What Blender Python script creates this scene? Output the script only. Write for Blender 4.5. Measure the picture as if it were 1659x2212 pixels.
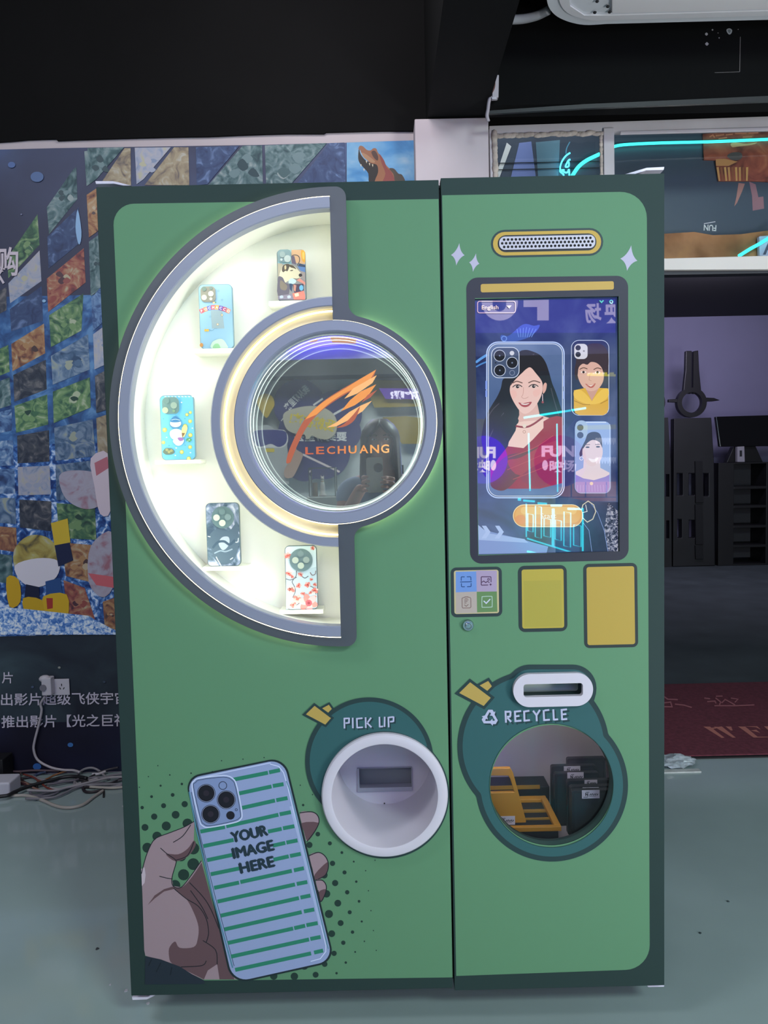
import bpy, bmesh, math, random
from mathutils import Vector, Matrix
from mathutils.geometry import tessellate_polygon
random.seed(7)
PI = math.pi
for _o in list(bpy.data.objects): bpy.data.objects.remove(_o, do_unlink=True)
SC = bpy.context.scene
COL = SC.collection
# ------------------------------------------------------------------ camera, world, lights, exposure
FPX, CXP, CYP = 1600.0, 829.5, 1106.0
CAM = Vector((0.0, -1.684, 1.33))
RIGHT = Vector((0.9997487, -0.0043181, -0.0219974))
DOWN = Vector((-0.0222112, -0.0580642, -0.9980657))
FWD = Vector((0.0030325, 0.9983035, -0.0581455))
cam = bpy.data.objects.new('camera', bpy.data.cameras.new('camera'))
COL.objects.link(cam)
cam.matrix_world = Matrix(((RIGHT.x, -DOWN.x, -FWD.x, CAM.x), (RIGHT.y, -DOWN.y, -FWD.y, CAM.y),
                           (RIGHT.z, -DOWN.z, -FWD.z, CAM.z), (0, 0, 0, 1)))
cam.data.sensor_fit = 'HORIZONTAL'; cam.data.sensor_width = 36.0
cam.data.lens = 36.0 * FPX / 1659.0
cam.data.clip_start = 0.01; cam.data.clip_end = 60
SC.camera = cam
SC.view_settings.view_transform = 'Standard'; SC.view_settings.look = 'None'
SC.view_settings.exposure = 0.0; SC.view_settings.gamma = 1.0; SC.view_settings.use_curve_mapping = False
W = bpy.data.worlds.new('world'); SC.world = W; W.use_nodes = True
W.node_tree.nodes['Background'].inputs[0].default_value = (0.62, 0.66, 0.85, 1)
W.node_tree.nodes['Background'].inputs[1].default_value = 0.10
def area(name, loc, size, power, col, aim, sy=None):
    l = bpy.data.lights.new(name, 'AREA'); l.shape = 'RECTANGLE'; l.size = size; l.size_y = sy or size
    l.energy = power; l.color = col
    o = bpy.data.objects.new(name, l); COL.objects.link(o); o.location = loc
    o.rotation_euler = (Vector(aim) - Vector(loc)).to_track_quat('-Z', 'Y').to_euler()
    return o
area('ceiling_panel_front', (-0.9, -4.5, 3.45), 2.6, 52, (0.97, 0.97, 1.0), (0.0, 0.0, 0.2), 0.7)
area('rear_wall_fill', (0.3, -3.3, 3.5), 3.2, 92, (0.98, 0.99, 0.97), (0.2, -5.0, 1.2), 0.6)  # unseen light added to brighten the rear wall and its bounce
area('mural_fill', (-2.1, -1.3, 3.5), 1.2, 42, (0.92, 0.95, 1.0), (-1.5, 1.2, 0.0), 0.6)  # unseen light added to brighten the mural and left floor
area('pillar_fill', (-0.3, 0.35, 3.5), 0.9, 14, (1.0, 0.95, 0.98), (0.1, 1.5, 2.3), 0.3)  # unseen light added for the pillar and the wall top
area('right_floor_fill', (2.0, -3.4, 3.45), 1.2, 110, (0.80, 1.0, 0.98), (2.3, 0.2, 0.0), 0.6)  # unseen light added to brighten the floor on the right
area('right_side_fill', (4.2, -3.4, 1.5), 1.8, 50, (0.88, 0.97, 1.0), (1.3, 1.0, 2.9), 1.2)  # added light from out of view, lifting the air conditioner and right floor
area('ac_underside_fill', (2.7, -2.0, 0.5), 0.7, 62, (1.0, 0.97, 0.98), (1.7, 0.9, 3.0), 0.7)  # added light aimed up at the air conditioner; no lamp stands here
area('far_room_panel', (3.4, 5.6, 3.1), 1.2, 50, (0.80, 0.75, 1.0), (3.6, 8.4, 1.2), 0.5)
area('window_board_fill', (0.72, 1.82, 3.25), 0.7, 3.2, (0.9, 0.95, 1.0), (0.72, 1.9, 2.0), 0.08)  # added light brightening the board behind the window; no lamp hangs here
# ------------------------------------------------------------------ helpers
def ray(px, py):
    return (RIGHT * ((px - CXP) / FPX) + DOWN * ((py - CYP) / FPX) + FWD)
def P(px, py, y=0.0):
    d = ray(px, py); return CAM + d * ((y - CAM.y) / d.y)
def F(px, py, z=0.0):
    d = ray(px, py); return CAM + d * ((z - CAM.z) / d.z)
def S(px, py, y=0.0):
    return 1.0 / (P(px + 1, py, y) - P(px, py, y)).length       # px per metre there
def lin(h):
    h = h.lstrip('#'); out = []
    for i in (0, 2, 4):
        c = int(h[i:i + 2], 16) / 255.0
        out.append(c / 12.92 if c <= 0.04045 else ((c + 0.055) / 1.055) ** 2.4)
    return out
_M = {}
def mat(name, hexc=None, rough=0.5, metal=0.0, emit=0.0, rgb=None, spec=0.5, ior=None, noise=None, ecol=None):
    if name in _M: return _M[name]
    m = bpy.data.materials.new(name); m.use_nodes = True
    b = m.node_tree.nodes['Principled BSDF']
    c = list(rgb) if rgb else lin(hexc)
    c = [min(v, 0.9) for v in c]
    b.inputs['Base Color'].default_value = (*c, 1)
    b.inputs['Roughness'].default_value = rough; b.inputs['Metallic'].default_value = metal
    b.inputs['Specular IOR Level'].default_value = spec
    if ior: b.inputs['IOR'].default_value = ior
    if emit:
        b.inputs['Emission Color'].default_value = (*(lin(ecol) if ecol else c), 1)
        b.inputs['Emission Strength'].default_value = emit
    if noise:                                            # (scale, amount): gentle wear in the colour
        nt = m.node_tree; t = nt.nodes.new('ShaderNodeTexCoord'); n = nt.nodes.new('ShaderNodeTexNoise')
        n.inputs['Scale'].default_value = noise[0]; n.inputs['Detail'].default_value = 5
        nt.links.new(t.outputs['Object'], n.inputs['Vector'])
        r = nt.nodes.new('ShaderNodeValToRGB'); nt.links.new(n.outputs['Fac'], r.inputs[0])
        k = noise[1]
        r.color_ramp.elements[0].position = 0.3; r.color_ramp.elements[1].position = 0.7
        r.color_ramp.elements[0].color = (*[v * (1 - k) for v in c], 1)
        r.color_ramp.elements[1].color = (*[min(v * (1 + k), 0.95) for v in c], 1)
        nt.links.new(r.outputs[0], b.inputs['Base Color'])
    _M[name] = m; return m
LUM = 0.90            # radiance a perfect white gets on the machine front
LUMW = 0.85           # the same on the wall behind
def ink(h, k=None, rough=0.45):
    k = k or LUM
    return mat('print_%s_%d' % (h.lstrip('#'), int(k * 100)), rgb=[v / k for v in lin(h)], rough=rough, spec=0.25)
def glow(h, e=1.0, rough=0.6, base=0.0):
    n = 'glow_%s_%d' % (h.lstrip('#'), int(e * 100))
    if n in _M: return _M[n]
    m = mat(n, rgb=(base,) * 3, rough=rough, emit=e, ecol=h); return m
def lcd(h, e=1.0):
    n = 'screen_%s_%d' % (h.lstrip('#'), int(e * 100))
    if n in _M: return _M[n]
    return mat(n, rgb=(0.01, 0.01, 0.012), rough=0.012, emit=e, ecol=h, ior=1.8)
def palette(name, cols, scale=9.0, k=None, detail=4.0, contrast=0.18, emit=None, rough=0.5, distort=0.8):
    """printed picture: blotches of several colours"""
    if name in _M: return _M[name]
    m = bpy.data.materials.new(name); m.use_nodes = True; nt = m.node_tree; b = nt.nodes['Principled BSDF']
    t = nt.nodes.new('ShaderNodeTexCoord'); n = nt.nodes.new('ShaderNodeTexNoise')
    n.inputs['Scale'].default_value = scale; n.inputs['Detail'].default_value = detail; n.inputs['Distortion'].default_value = distort
    mp = nt.nodes.new('ShaderNodeMapping'); mp.inputs['Location'].default_value = (hash_(name) % 17, hash_(name) % 11, hash_(name) % 7)
    nt.links.new(t.outputs['Object'], mp.inputs[0]); nt.links.new(mp.outputs[0], n.inputs['Vector'])
    r = nt.nodes.new('ShaderNodeValToRGB'); nt.links.new(n.outputs['Fac'], r.inputs[0])
    e = r.color_ramp.elements; N = len(cols)
    while len(e) < N: e.new(0.5)
    kk = 1.0 if emit else (k or LUMW)
    for i, c in enumerate(cols):
        e[i].position = 0.5 - contrast + 2 * contrast * i / (N - 1)
    for i, c in enumerate(cols):
        e[i].color = (*[min(v / kk, 0.95) for v in lin(c)], 1)
    b.inputs['Roughness'].default_value = rough; b.inputs['Specular IOR Level'].default_value = 0.25
    if emit:
        b.inputs['Base Color'].default_value = (0.01, 0.01, 0.012, 1); b.inputs['Roughness'].default_value = 0.012
        b.inputs['IOR'].default_value = 1.8
        nt.links.new(r.outputs[0], b.inputs['Emission Color']); b.inputs['Emission Strength'].default_value = emit
    else:
        nt.links.new(r.outputs[0], b.inputs['Base Color'])
    _M[name] = m; return m
def hash_(s):
    h = 7
    for c in s: h = (h * 31 + ord(c)) % 100003
    return h
def link(o, parent=None):
    COL.objects.link(o)
    if parent is not None:
        o.parent = parent
        if parent.type == 'EMPTY': o.matrix_parent_inverse = Matrix.Translation(-Vector(parent.location))
    return o
def tag(o, label, cat, group=None):
    o['label'] = label; o['category'] = cat
    if group: o['group'] = group
    return o
def thing(name, label, cat, loc, group=None):
    o = bpy.data.objects.new(name, None); o.empty_display_size = 0.05; o.location = loc
    COL.objects.link(o); return tag(o, label, cat, group)
def struct(o):
    o['kind'] = 'structure'; return o
def mesh(name, verts, faces, m, parent=None, smooth=False, bevel=0.0, mi=None, seg=2):
    me = bpy.data.meshes.new(name); me.from_pydata([tuple(v) for v in verts], [], faces)
    for x in (m if isinstance(m, (list, tuple)) else [m]): me.materials.append(x)
    if mi: me.polygons.foreach_set('material_index', mi)
    bm = bmesh.new(); bm.from_mesh(me)
    bmesh.ops.recalc_face_normals(bm, faces=bm.faces); bm.to_mesh(me); bm.free()
    if smooth:
        me.polygons.foreach_set('use_smooth', [True] * len(me.polygons))
    me.update()
    o = bpy.data.objects.new(name, me); link(o, parent)
    if smooth == 'auto':
        me.set_sharp_from_angle(angle=0.6)
    if bevel:
        md = o.modifiers.new('bevel', 'BEVEL'); md.width = bevel; md.segments = seg; md.limit_method = 'ANGLE'; md.angle_limit = 0.6
    return o
class MB:
    """collects simple solids into one mesh"""
    def __init__(s): s.v = []; s.f = []; s.mi = []
    def add(s, vs, fs, mi=0):
        n = len(s.v); s.v += [Vector(v) for v in vs]; s.f += [tuple(i + n for i in f) for f in fs]; s.mi += [mi] * len(fs); return s
    def box(s, x0, x1, y0, y1, z0, z1, mi=0):
        return s.add([(x, y, z) for z in (z0, z1) for y in (y0, y1) for x in (x0, x1)],
                     [(0, 1, 3, 2), (4, 6, 7, 5), (0, 4, 5, 1), (2, 3, 7, 6), (0, 2, 6, 4), (1, 5, 7, 3)], mi)
    def hexa(s, a, b, mi=0):                              # two quads of corresponding corners
        return s.add(list(a) + list(b), [(0, 1, 2, 3), (4, 7, 6, 5)] + [(i, (i + 1) % 4, 4 + (i + 1) % 4, 4 + i) for i in range(4)], mi)
    def prism(s, outer, holes, y0, y1, mi=0):             # outline in (x, z), from y0 to y1
        loops = [outer] + list(holes); flat = [p for l in loops for p in l]; n = len(flat)
        tri = tessellate_polygon([[Vector((p[0], p[1], 0)) for p in l] for l in loops])
        vs = [(p[0], y0, p[1]) for p in flat] + [(p[0], y1, p[1]) for p in flat]
        fs = [tuple(t) for t in tri] + [tuple(i + n for i in reversed(t)) for t in tri]
        k = 0
        for l in loops:
            for i in range(len(l)):
                a, b = k + i, k + (i + 1) % len(l); fs.append((a, b, b + n, a + n))
            k += len(l)
        return s.add(vs, fs, mi)
    def lathe(s, cx, cz, prof, a0=0.0, a1=2 * PI, n=96, mi=0, closed=False):   # profile (r, y) about an axis along y
        full = abs(a1 - a0 - 2 * PI) < 1e-6; m = n if full else n + 1; k = len(prof); vs = []; fs = []
        for i in range(m):
            a = a0 + (a1 - a0) * i / n
            for r, y in prof: vs.append((cx + r * math.cos(a), y, cz + r * math.sin(a)))
        for i in range(n):
            i2 = (i + 1) % m
            for j in range(k if closed else k - 1):
                j2 = (j + 1) % k; fs.append((i * k + j, i * k + j2, i2 * k + j2, i2 * k + j))
        if closed and not full: fs += [tuple(range(k)), tuple(reversed(range((m - 1) * k, m * k)))]
        return s.add(vs, fs, mi)
    def disc(s, cx, cz, r, y, n=64, mi=0):
        return s.add([(cx + r * math.cos(2 * PI * i / n), y, cz + r * math.sin(2 * PI * i / n)) for i in range(n)], [tuple(range(n))], mi)
    def cyl(s, c, axis, r, h, n=20, r2=None, mi=0):
        c = Vector(c); q = Vector(axis).normalized(); u = q.orthogonal().normalized(); w = q.cross(u); r2 = r if r2 is None else r2
        vs = [c + (u * math.cos(2 * PI * i / n) + w * math.sin(2 * PI * i / n)) * r for i in range(n)]
        vs += [c + q * h + (u * math.cos(2 * PI * i / n) + w * math.sin(2 * PI * i / n)) * r2 for i in range(n)]
        fs = [(i, (i + 1) % n, n + (i + 1) % n, n + i) for i in range(n)] + [tuple(reversed(range(n))), tuple(range(n, 2 * n))]
        return s.add(vs, fs, mi)
    def ball(s, c, rx, ry=None, rz=None, n=14, mi=0):
        c = Vector(c); ry = ry or rx; rz = rz or rx; vs = []; fs = []; h = n // 2
        for i in range(h + 1):
            t = PI * i / h
            for j in range(n):
                a = 2 * PI * j / n; vs.append(c + Vector((rx * math.sin(t) * math.cos(a), ry * math.sin(t) * math.sin(a), rz * math.cos(t))))
        for i in range(h):
            for j in range(n): fs.append((i * n + j, i * n + (j + 1) % n, (i + 1) * n + (j + 1) % n, (i + 1) * n + j))
        return s.add(vs, fs, mi)
    def tube(s, pts, r, n=8, closed=False, mi=0):
        pts = [Vector(p) for p in pts]; K = len(pts); vs = []; fs = []; u = None
        for i, p in enumerate(pts):
            t = (pts[(i + 1) % K] - pts[i - 1]) if closed or 0 < i < K - 1 else (pts[1] - pts[0] if i == 0 else pts[-1] - pts[-2])
            t = t.normalized() if t.length > 1e-9 else Vector((1, 0, 0))
            u = t.orthogonal() if u is None else u - t * u.dot(t)
            if u.length < 1e-6: u = t.orthogonal()
            u.normalize(); w = t.cross(u)
            vs += [p + (u * math.cos(2 * PI * j / n) + w * math.sin(2 * PI * j / n)) * r for j in range(n)]
        for i in range(K if closed else K - 1):
            i2 = (i + 1) % K
            fs += [(i * n + j, i * n + (j + 1) % n, i2 * n + (j + 1) % n, i2 * n + j) for j in range(n)]
        if not closed: fs += [tuple(reversed(range(n))), tuple(range((K - 1) * n, K * n))]
        return s.add(vs, fs, mi)
    def build(s, name, m, parent=None, smooth=False, bevel=0.0, seg=2):
        return mesh(name, s.v, s.f, m, parent, smooth, bevel, s.mi, seg)
def sm(pts, n=5, closed=True):                            # smooth curve through the points
    K = len(pts); out = []; pts = [tuple(p) for p in pts]; d = len(pts[0])
    for i in range(K if closed else K - 1):
        g = (lambda j: pts[j % K]) if closed else (lambda j: pts[max(0, min(K - 1, j))])
        a, b, c, e = g(i - 1), g(i), g(i + 1), g(i + 2)
        for k in range(n):
            t = k / n
            out.append(tuple(0.5 * (2 * b[q] + (c[q] - a[q]) * t + (2 * a[q] - 5 * b[q] + 4 * c[q] - e[q]) * t * t + (3 * b[q] - a[q] - 3 * c[q] + e[q]) * t ** 3) for q in range(d)))
    if not closed: out.append(pts[-1])
    return out
def rrect(cx, cz, w, h, r, n=6):                          # rounded rectangle outline
    o = []
    for sx, sz, a0 in ((1, 1, 0), (-1, 1, PI / 2), (-1, -1, PI), (1, -1, 1.5 * PI)):
        for i in range(n + 1):
            a = a0 + PI / 2 * i / n
            o.append((cx + sx * (w / 2 - r) + r * math.cos(a), cz + sz * (h / 2 - r) + r * math.sin(a)))
    return o
def rpoly(pts, rads, n=8):                                # polygon with rounded corners
    o = []; K = len(pts); rads = rads if isinstance(rads, (list, tuple)) else [rads] * K
    for i, p in enumerate(pts):
        r = rads[i]
        if not r: o.append(p); continue
        e = []
        for q in (pts[i - 1], pts[(i + 1) % K]):
            l = math.hypot(q[0] - p[0], q[1] - p[1]); e.append((p[0] + (q[0] - p[0]) * r / l, p[1] + (q[1] - p[1]) * r / l))
        for k in range(n + 1):
            t = k / n; w = 0.62                            # close to a circular arc
            a = (1 - t) ** 2; m = 2 * t * (1 - t) * (w + 0.1); b = t * t; z = a + m + b
            o.append(((a * e[0][0] + m * p[0] + b * e[1][0]) / z, (a * e[0][1] + m * p[1] + b * e[1][1]) / z))
    return o
def circ(cx, cz, r, n=96): return [(cx + r * math.cos(2 * PI * i / n), cz + r * math.sin(2 * PI * i / n)) for i in range(n)]
_T = {}
def glyphs(s, bold=0.0):
    if (s, bold) in _T: return _T[(s, bold)]
    c = bpy.data.curves.new('t', 'FONT'); c.body = s; c.offset = bold; c.resolution_u = 3
    o = bpy.data.objects.new('t', c); COL.objects.link(o)
    me = bpy.data.meshes.new_from_object(o.evaluated_get(bpy.context.evaluated_depsgraph_get()))
    r = ([(v.co.x, v.co.y) for v in me.vertices], [tuple(p.vertices) for p in me.polygons])
    bpy.data.objects.remove(o); bpy.data.meshes.remove(me); _T[(s, bold)] = r; return r
class Art:
    """flat printing on a plane of constant y (or, with back=True, on the wall behind the viewer)"""
    def __init__(s, y, ox=0, oy=0, sc=1.0, step=2.5e-5, back=False, ink=None):
        s.y = y; s.step = step; s.back = back; s.L = 0; s.v = []; s.f = []; s.mi = []; s.ms = []; s.ink = ink or globals()['ink']; s.at(ox, oy, sc)
    def at(s, ox, oy, sc): s.ox, s.oy, s.sc = ox, oy, sc; return s
    def T(s, p):
        px, py = s.ox + p[0] / s.sc, s.oy + p[1] / s.sc
        if s.back:
            q = P(px, py, s.y); return Vector((q.x, -s.y + s.L * s.step, q.z))
        return P(px, py, s.y - s.L * s.step)
    def m(s, c):
        x = s.ink(c) if isinstance(c, str) else c
        if x not in s.ms: s.ms.append(x)
        return s.ms.index(x)
    def put(s, pts, faces, c):
        n = len(s.v); s.v += [s.T(p) for p in pts]; i = s.m(c)
        for f in faces: s.f.append(tuple(a + n for a in f)); s.mi.append(i)
    def poly(s, pts, c, holes=(), up=1):
        s.L += up
        if len(pts) < 5 and not holes and len(pts) == 3: s.put(pts, [(0, 1, 2)], c); return s
        loops = [list(pts)] + [list(h) for h in holes]
        tri = tessellate_polygon([[Vector((p[0], p[1], 0)) for p in l] for l in loops])
        s.put([p for l in loops for p in l], tri, c); return s
    def blob(s, pts, c, n=5, up=1): return s.poly(sm(pts, n), c, up=up)
    def ell(s, cx, cy, rx, ry, c, rot=0.0, n=28, up=1):
        s.L += up; ca, sa = math.cos(rot), math.sin(rot)
        s.put([(cx + rx * math.cos(t) * ca - ry * math.sin(t) * sa, cy + rx * math.cos(t) * sa + ry * math.sin(t) * ca) for t in [2 * PI * i / n for i in range(n)]], [tuple(range(n))], c); return s
    def circ(s, cx, cy, r, c, n=28, up=1): return s.ell(cx, cy, r, r, c, 0, n, up)
    def ring(s, cx, cy, r, w, c, n=40, up=1): return s.poly(circ(cx, cy, r + w / 2, n), c, [circ(cx, cy, r - w / 2, n)], up)
    def rr(s, x0, y0, x1, y1, r, c, tilt=-0.0218, up=1):
        o = rrect(0, 0, x1 - x0, y1 - y0, r); mx, my = (x0 + x1) / 2, (y0 + y1) / 2
        return s.poly([(mx + a - b * tilt * 0.6, my + b + a * tilt) for a, b in o], c, up=up)
    def line(s, pts, w, c, closed=False, up=1, cap=True):
        """one flat ribbon along the points, mitred at the bends, round ends"""
        s.L += up; q = []
        for p in pts:
            if not q or math.hypot(p[0] - q[-1][0], p[1] - q[-1][1]) > 1e-6: q.append(p)
        pts = q; K = len(pts)
        if closed and math.hypot(pts[0][0] - pts[-1][0], pts[0][1] - pts[-1][1]) < 1e-6: pts = pts[:-1]; K -= 1
        def nrm(a, b):
            dx, dy = b[0] - a[0], b[1] - a[1]; l = math.hypot(dx, dy); return (-dy / l, dx / l)
        L, R = [], []
        for i, p in enumerate(pts):
            n0 = nrm(pts[i - 1], p) if closed or i else None; n1 = nrm(p, pts[(i + 1) % K]) if closed or i < K - 1 else None
            n0 = n0 or n1; n1 = n1 or n0; mx, my = n0[0] + n1[0], n0[1] + n1[1]; l2 = mx * mx + my * my
            if l2 < 0.3: mx, my, l2 = n1[0], n1[1], 2.0; k = w / 2
            else: k = w / 2 * min(2.0 / l2, 1.6)
            L.append((p[0] + mx * k, p[1] + my * k)); R.append((p[0] - mx * k, p[1] - my * k))
        f = [(i, (i + 1) % K, K + (i + 1) % K, K + i) for i in range(K if closed else K - 1)]
        s.put(L + R, f, c)
        if cap and not closed and (K > 2 or cap == 2):
            for p, t in ((pts[0], nrm(pts[1], pts[0])), (pts[-1], nrm(pts[-2], pts[-1]))):
                a0 = math.atan2(t[1], t[0])
                s.put([(p[0] + w / 2 * math.cos(a0 - PI * j / 6), p[1] + w / 2 * math.sin(a0 - PI * j / 6)) for j in range(7)], [tuple(range(7))], c)
        return s
    def text(s, t, x, y, h, c, bold=0.0, rot=-1.25, wid=1.0, flip=False, up=1, cap=0.7, track=0.0):
        """baseline starts at x, y; h is the height of the letters"""
        s.L += up; k = h / cap; a = math.radians(rot); ca, sa = math.cos(a), math.sin(a)
        vs, fs = glyphs(t, bold)
        s.put([((x + (-1 if flip else 1) * u * k * wid * ca + v * k * sa), (y + (-1 if flip else 1) * u * k * wid * sa - v * k * ca)) for u, v in vs], fs, c); return s
    def build(s, name, parent=None):
        return mesh_raw(name, s.v, s.f, s.ms, s.mi, parent)
def mesh_raw(name, v, f, ms, mi, parent):
    me = bpy.data.meshes.new(name); me.from_pydata([tuple(x) for x in v], [], f)
    for x in ms: me.materials.append(x)
    me.polygons.foreach_set('material_index', mi); me.update()
    return link(bpy.data.objects.new(name, me), parent)
# ------------------------------------------------------------------ the setting
WY = 1.57                                                # face of the wall behind the machine
def wx(px, py, y=WY): return P(px, py, y).x
def wz(px, py, y=WY): return P(px, py, y).z
def quadslab(name, pts, y0, y1, m, parent=None, bevel=0.0):   # outline given as photo points on plane y0
    o = [(P(a, b, y0).x, P(a, b, y0).z) for a, b in pts]
    return MB().prism(o, [], y0, y1).build(name, m, parent, bevel=bevel)
fl = mat('floor_paint', '#94a6a5', rough=0.09, spec=0.5, noise=(1.3, 0.10))
fl.node_tree.nodes['Principled BSDF'].inputs['Base Color'].default_value
struct(mesh('floor', [(-5, -5.2, 0), (6, -5.2, 0), (6, 1.62, 0), (-5, 1.62, 0), (-5, -5.2, -0.1), (6, -5.2, -0.1), (6, 1.62, -0.1), (-5, 1.62, -0.1)],
            [(0, 1, 2, 3), (4, 7, 6, 5), (0, 4, 5, 1), (1, 5, 6, 2), (2, 6, 7, 3), (3, 7, 4, 0)], fl))
struct(MB().box(0.2, 9, 1.62, 9, -0.1, -0.002).build('floor', mat('far_floor', '#4a5356', rough=0.6, noise=(3, 0.2))))
black = mat('black_paint', '#09090a', rough=0.8, spec=0.15, noise=(2.0, 0.25))
wallw = mat('white_wall', '#bcb2b5', rough=0.8, noise=(3.0, 0.06))
XC0, XC1 = wx(897, 330, 1.45), wx(1056, 330, 1.45)
struct(MB().box(-5, XC1, WY, WY + 0.15, 0, 3.62).build('wall_back', wallw))
# black paint with a ragged lower edge above the poster
edge = [(-560, 322), (-200, 316), (0, 309), (30, 307), (62, 304), (90, 303), (122, 302), (126, 306), (170, 304), (230, 302), (300, 300), (380, 298), (450, 297), (520, 294), (580, 292), (620, 291), (700, 291), (705, 288), (780, 286), (830, 285), (890, 285), (1056, 280)]
o = [(wx(a, b), wz(a, b)) for a, b in edge] + [(wx(1056, 280), 3.62), (wx(-560, 322), 3.62)]
struct(MB().prism(o, [], WY - 0.012, WY - 0.001).build('trim_1', black))
struct(MB().box(XC0, XC1, 1.45, WY + 0.1, 0, wz(980, 255, 1.45)).build('pillar', mat('pillar_paint', '#b6abb0', rough=0.75, noise=(4, 0.05)), bevel=0.004))
# beam running from the pillar towards the viewer, and the black wall and lintel right of it
zb = wz(980, 252, 1.45)
struct(MB().box(wx(925, 200, 1.40), wx(1052, 230, 1.40), -5.0, WY, zb + 0.0, 3.62).build('trim_5', mat('beam_paint', '#101112', rough=0.75, spec=0.15, noise=(2, 0.2))))
XR = wx(1052, 230, 1.40)
struct(MB().box(XR, 6, 1.32, 1.42, wz(1250, 224, 1.32), 3.62).build('trim_2', mat('lintel_paint', '#050506', rough=0.75, spec=0.12, noise=(1.6, 0.25))))
struct(quadslab('trim_3', [(1056, 239), (1260, 225), (1660, 207), (2100, 190), (2100, 202), (1660, 219), (1260, 234), (1056, 246)], 1.31, 1.322, mat('lintel_edge', '#1c1e22', rough=0.4)))
struct(quadslab('trim_4', [(1057, 232), (2100, 180), (2100, 245), (1700, 251), (1659, 260), (1640, 258), (1600, 263), (1560, 261), (1525, 267), (1500, 263), (1420, 268), (1392, 270), (1382, 275), (1370, 268), (1300, 272), (1057, 281)], WY - 0.004, WY + 0.02, black))
struct(MB().box(-5, 6, -5.2, WY + 0.2, 3.62, 3.72).build('ceiling', mat('ceiling_paint', '#1d1e1f', rough=0.8)))
struct(MB().box(0.6, 9, WY + 0.2, 9, 3.3, 3.4).build('ceiling', mat('ceiling_far', '#16161a', rough=0.8)))
struct(MB().box(-1, 9, 8.5, 8.6, 0, 3.3).build('wall_far', mat('far_wall_paint', '#8a88a6', rough=0.85, noise=(0.8, 0.08))))
# window band above the passage: frame and two panes
fr = mat('window_paint', '#c3bcc0', rough=0.55, noise=(5, 0.08))
win = thing('window_1', '', '', P(1330, 583, WY)); del win['label'], win['category']; struct(win)
def wbar(name, pts, y0=WY - 0.02, y1=WY + 0.02, m=None):
    return quadslab(name, pts, y0, y1, m or fr, win, bevel=0.003)
wbar('head_rail', [(1057, 272), (1700, 250), (2100, 235), (2100, 262), (1659, 276), (1328, 283), (1057, 288)])
wbar('head_bead', [(1340, 283), (2100, 262), (2100, 270), (1340, 290)], WY - 0.03, WY - 0.02)
wbar('jamb', [(1057, 286), (1069, 288), (1078, 600), (1064, 600)])
wbar('mullion', [(1304, 276), (1327, 275), (1330, 600), (1307, 600)], WY - 0.03)
wbar('sill_board', [(1064, 576), (1434, 558), (1660, 552), (2100, 540), (2100, 570), (1660, 582), (1434, 583), (1064, 606)], WY - 0.05, WY + 0.03, mat('sill_paint', '#d6cfc9', rough=0.5, noise=(3, 0.04)))
wbar('bottom_rail', [(1064, 605), (1434, 583), (1660, 581), (2100, 570), (2100, 580), (1660, 590), (1434, 594), (1064, 617)], WY - 0.03, WY + 0.02, mat('rail_dark', '#22232c', rough=0.5))
foam = mat('foam_sealant', '#bdb0a6', rough=0.9, noise=(30, 0.2))
fm = MB(); rnd = random.Random(3)
for i in range(46):
    t = i / 45; q = P(1070 + 230 * t, 293 - 6 * t, WY - 0.022); r = 0.006 + 0.006 * rnd.random(); fm.ball(q + Vector((0, 0, 0.006 * rnd.random() - 0.004)), r * 2.0, r * 0.7, r, n=8)
for i in range(34):
    t = i / 33; q = P(1298 + 2 * t, 290 + 120 * t, WY - 0.022); r = 0.005 + 0.004 * rnd.random(); fm.ball(q, r, r * 0.7, r * 1.7, n=8)
    q = P(1068 + 4 * t, 292 + 130 * t, WY - 0.022); r = 0.008 + 0.007 * rnd.random(); fm.ball(q, r, r * 0.7, r * 1.7, n=8)
o = fm.build('foam_seal', foam, win, smooth=True); o['kind'] = 'stuff'
gl = bpy.data.materials.new('window_glass'); gl.use_nodes = True; nt = gl.node_tree; nt.nodes.remove(nt.nodes['Principled BSDF'])
def glassmix(nt, rough=0.02, tint=(0.95, 0.97, 0.97)):
    a = nt.nodes.new('ShaderNodeBsdfTransparent'); a.inputs[0].default_value = (*tint, 1)
    g = nt.nodes.new('ShaderNodeBsdfGlossy'); g.inputs['Roughness'].default_value = rough
    fz = nt.nodes.new('ShaderNodeFresnel'); fz.inputs[0].default_value = 1.45
    x = nt.nodes.new('ShaderNodeMixShader'); nt.links.new(fz.outputs[0], x.inputs[0]); nt.links.new(a.outputs[0], x.inputs[1]); nt.links.new(g.outputs[0], x.inputs[2])
    nt.links.new(x.outputs[0], nt.nodes['Material Output'].inputs[0])
glassmix(nt)
for pts in ([(1066, 284), (1306, 276), (1309, 600), (1070, 600)], [(1325, 276), (2100, 262), (2100, 580), (1328, 600)]):
    o = quadslab('pane', pts, WY + 0.005, WY + 0.009, gl, win)
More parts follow.
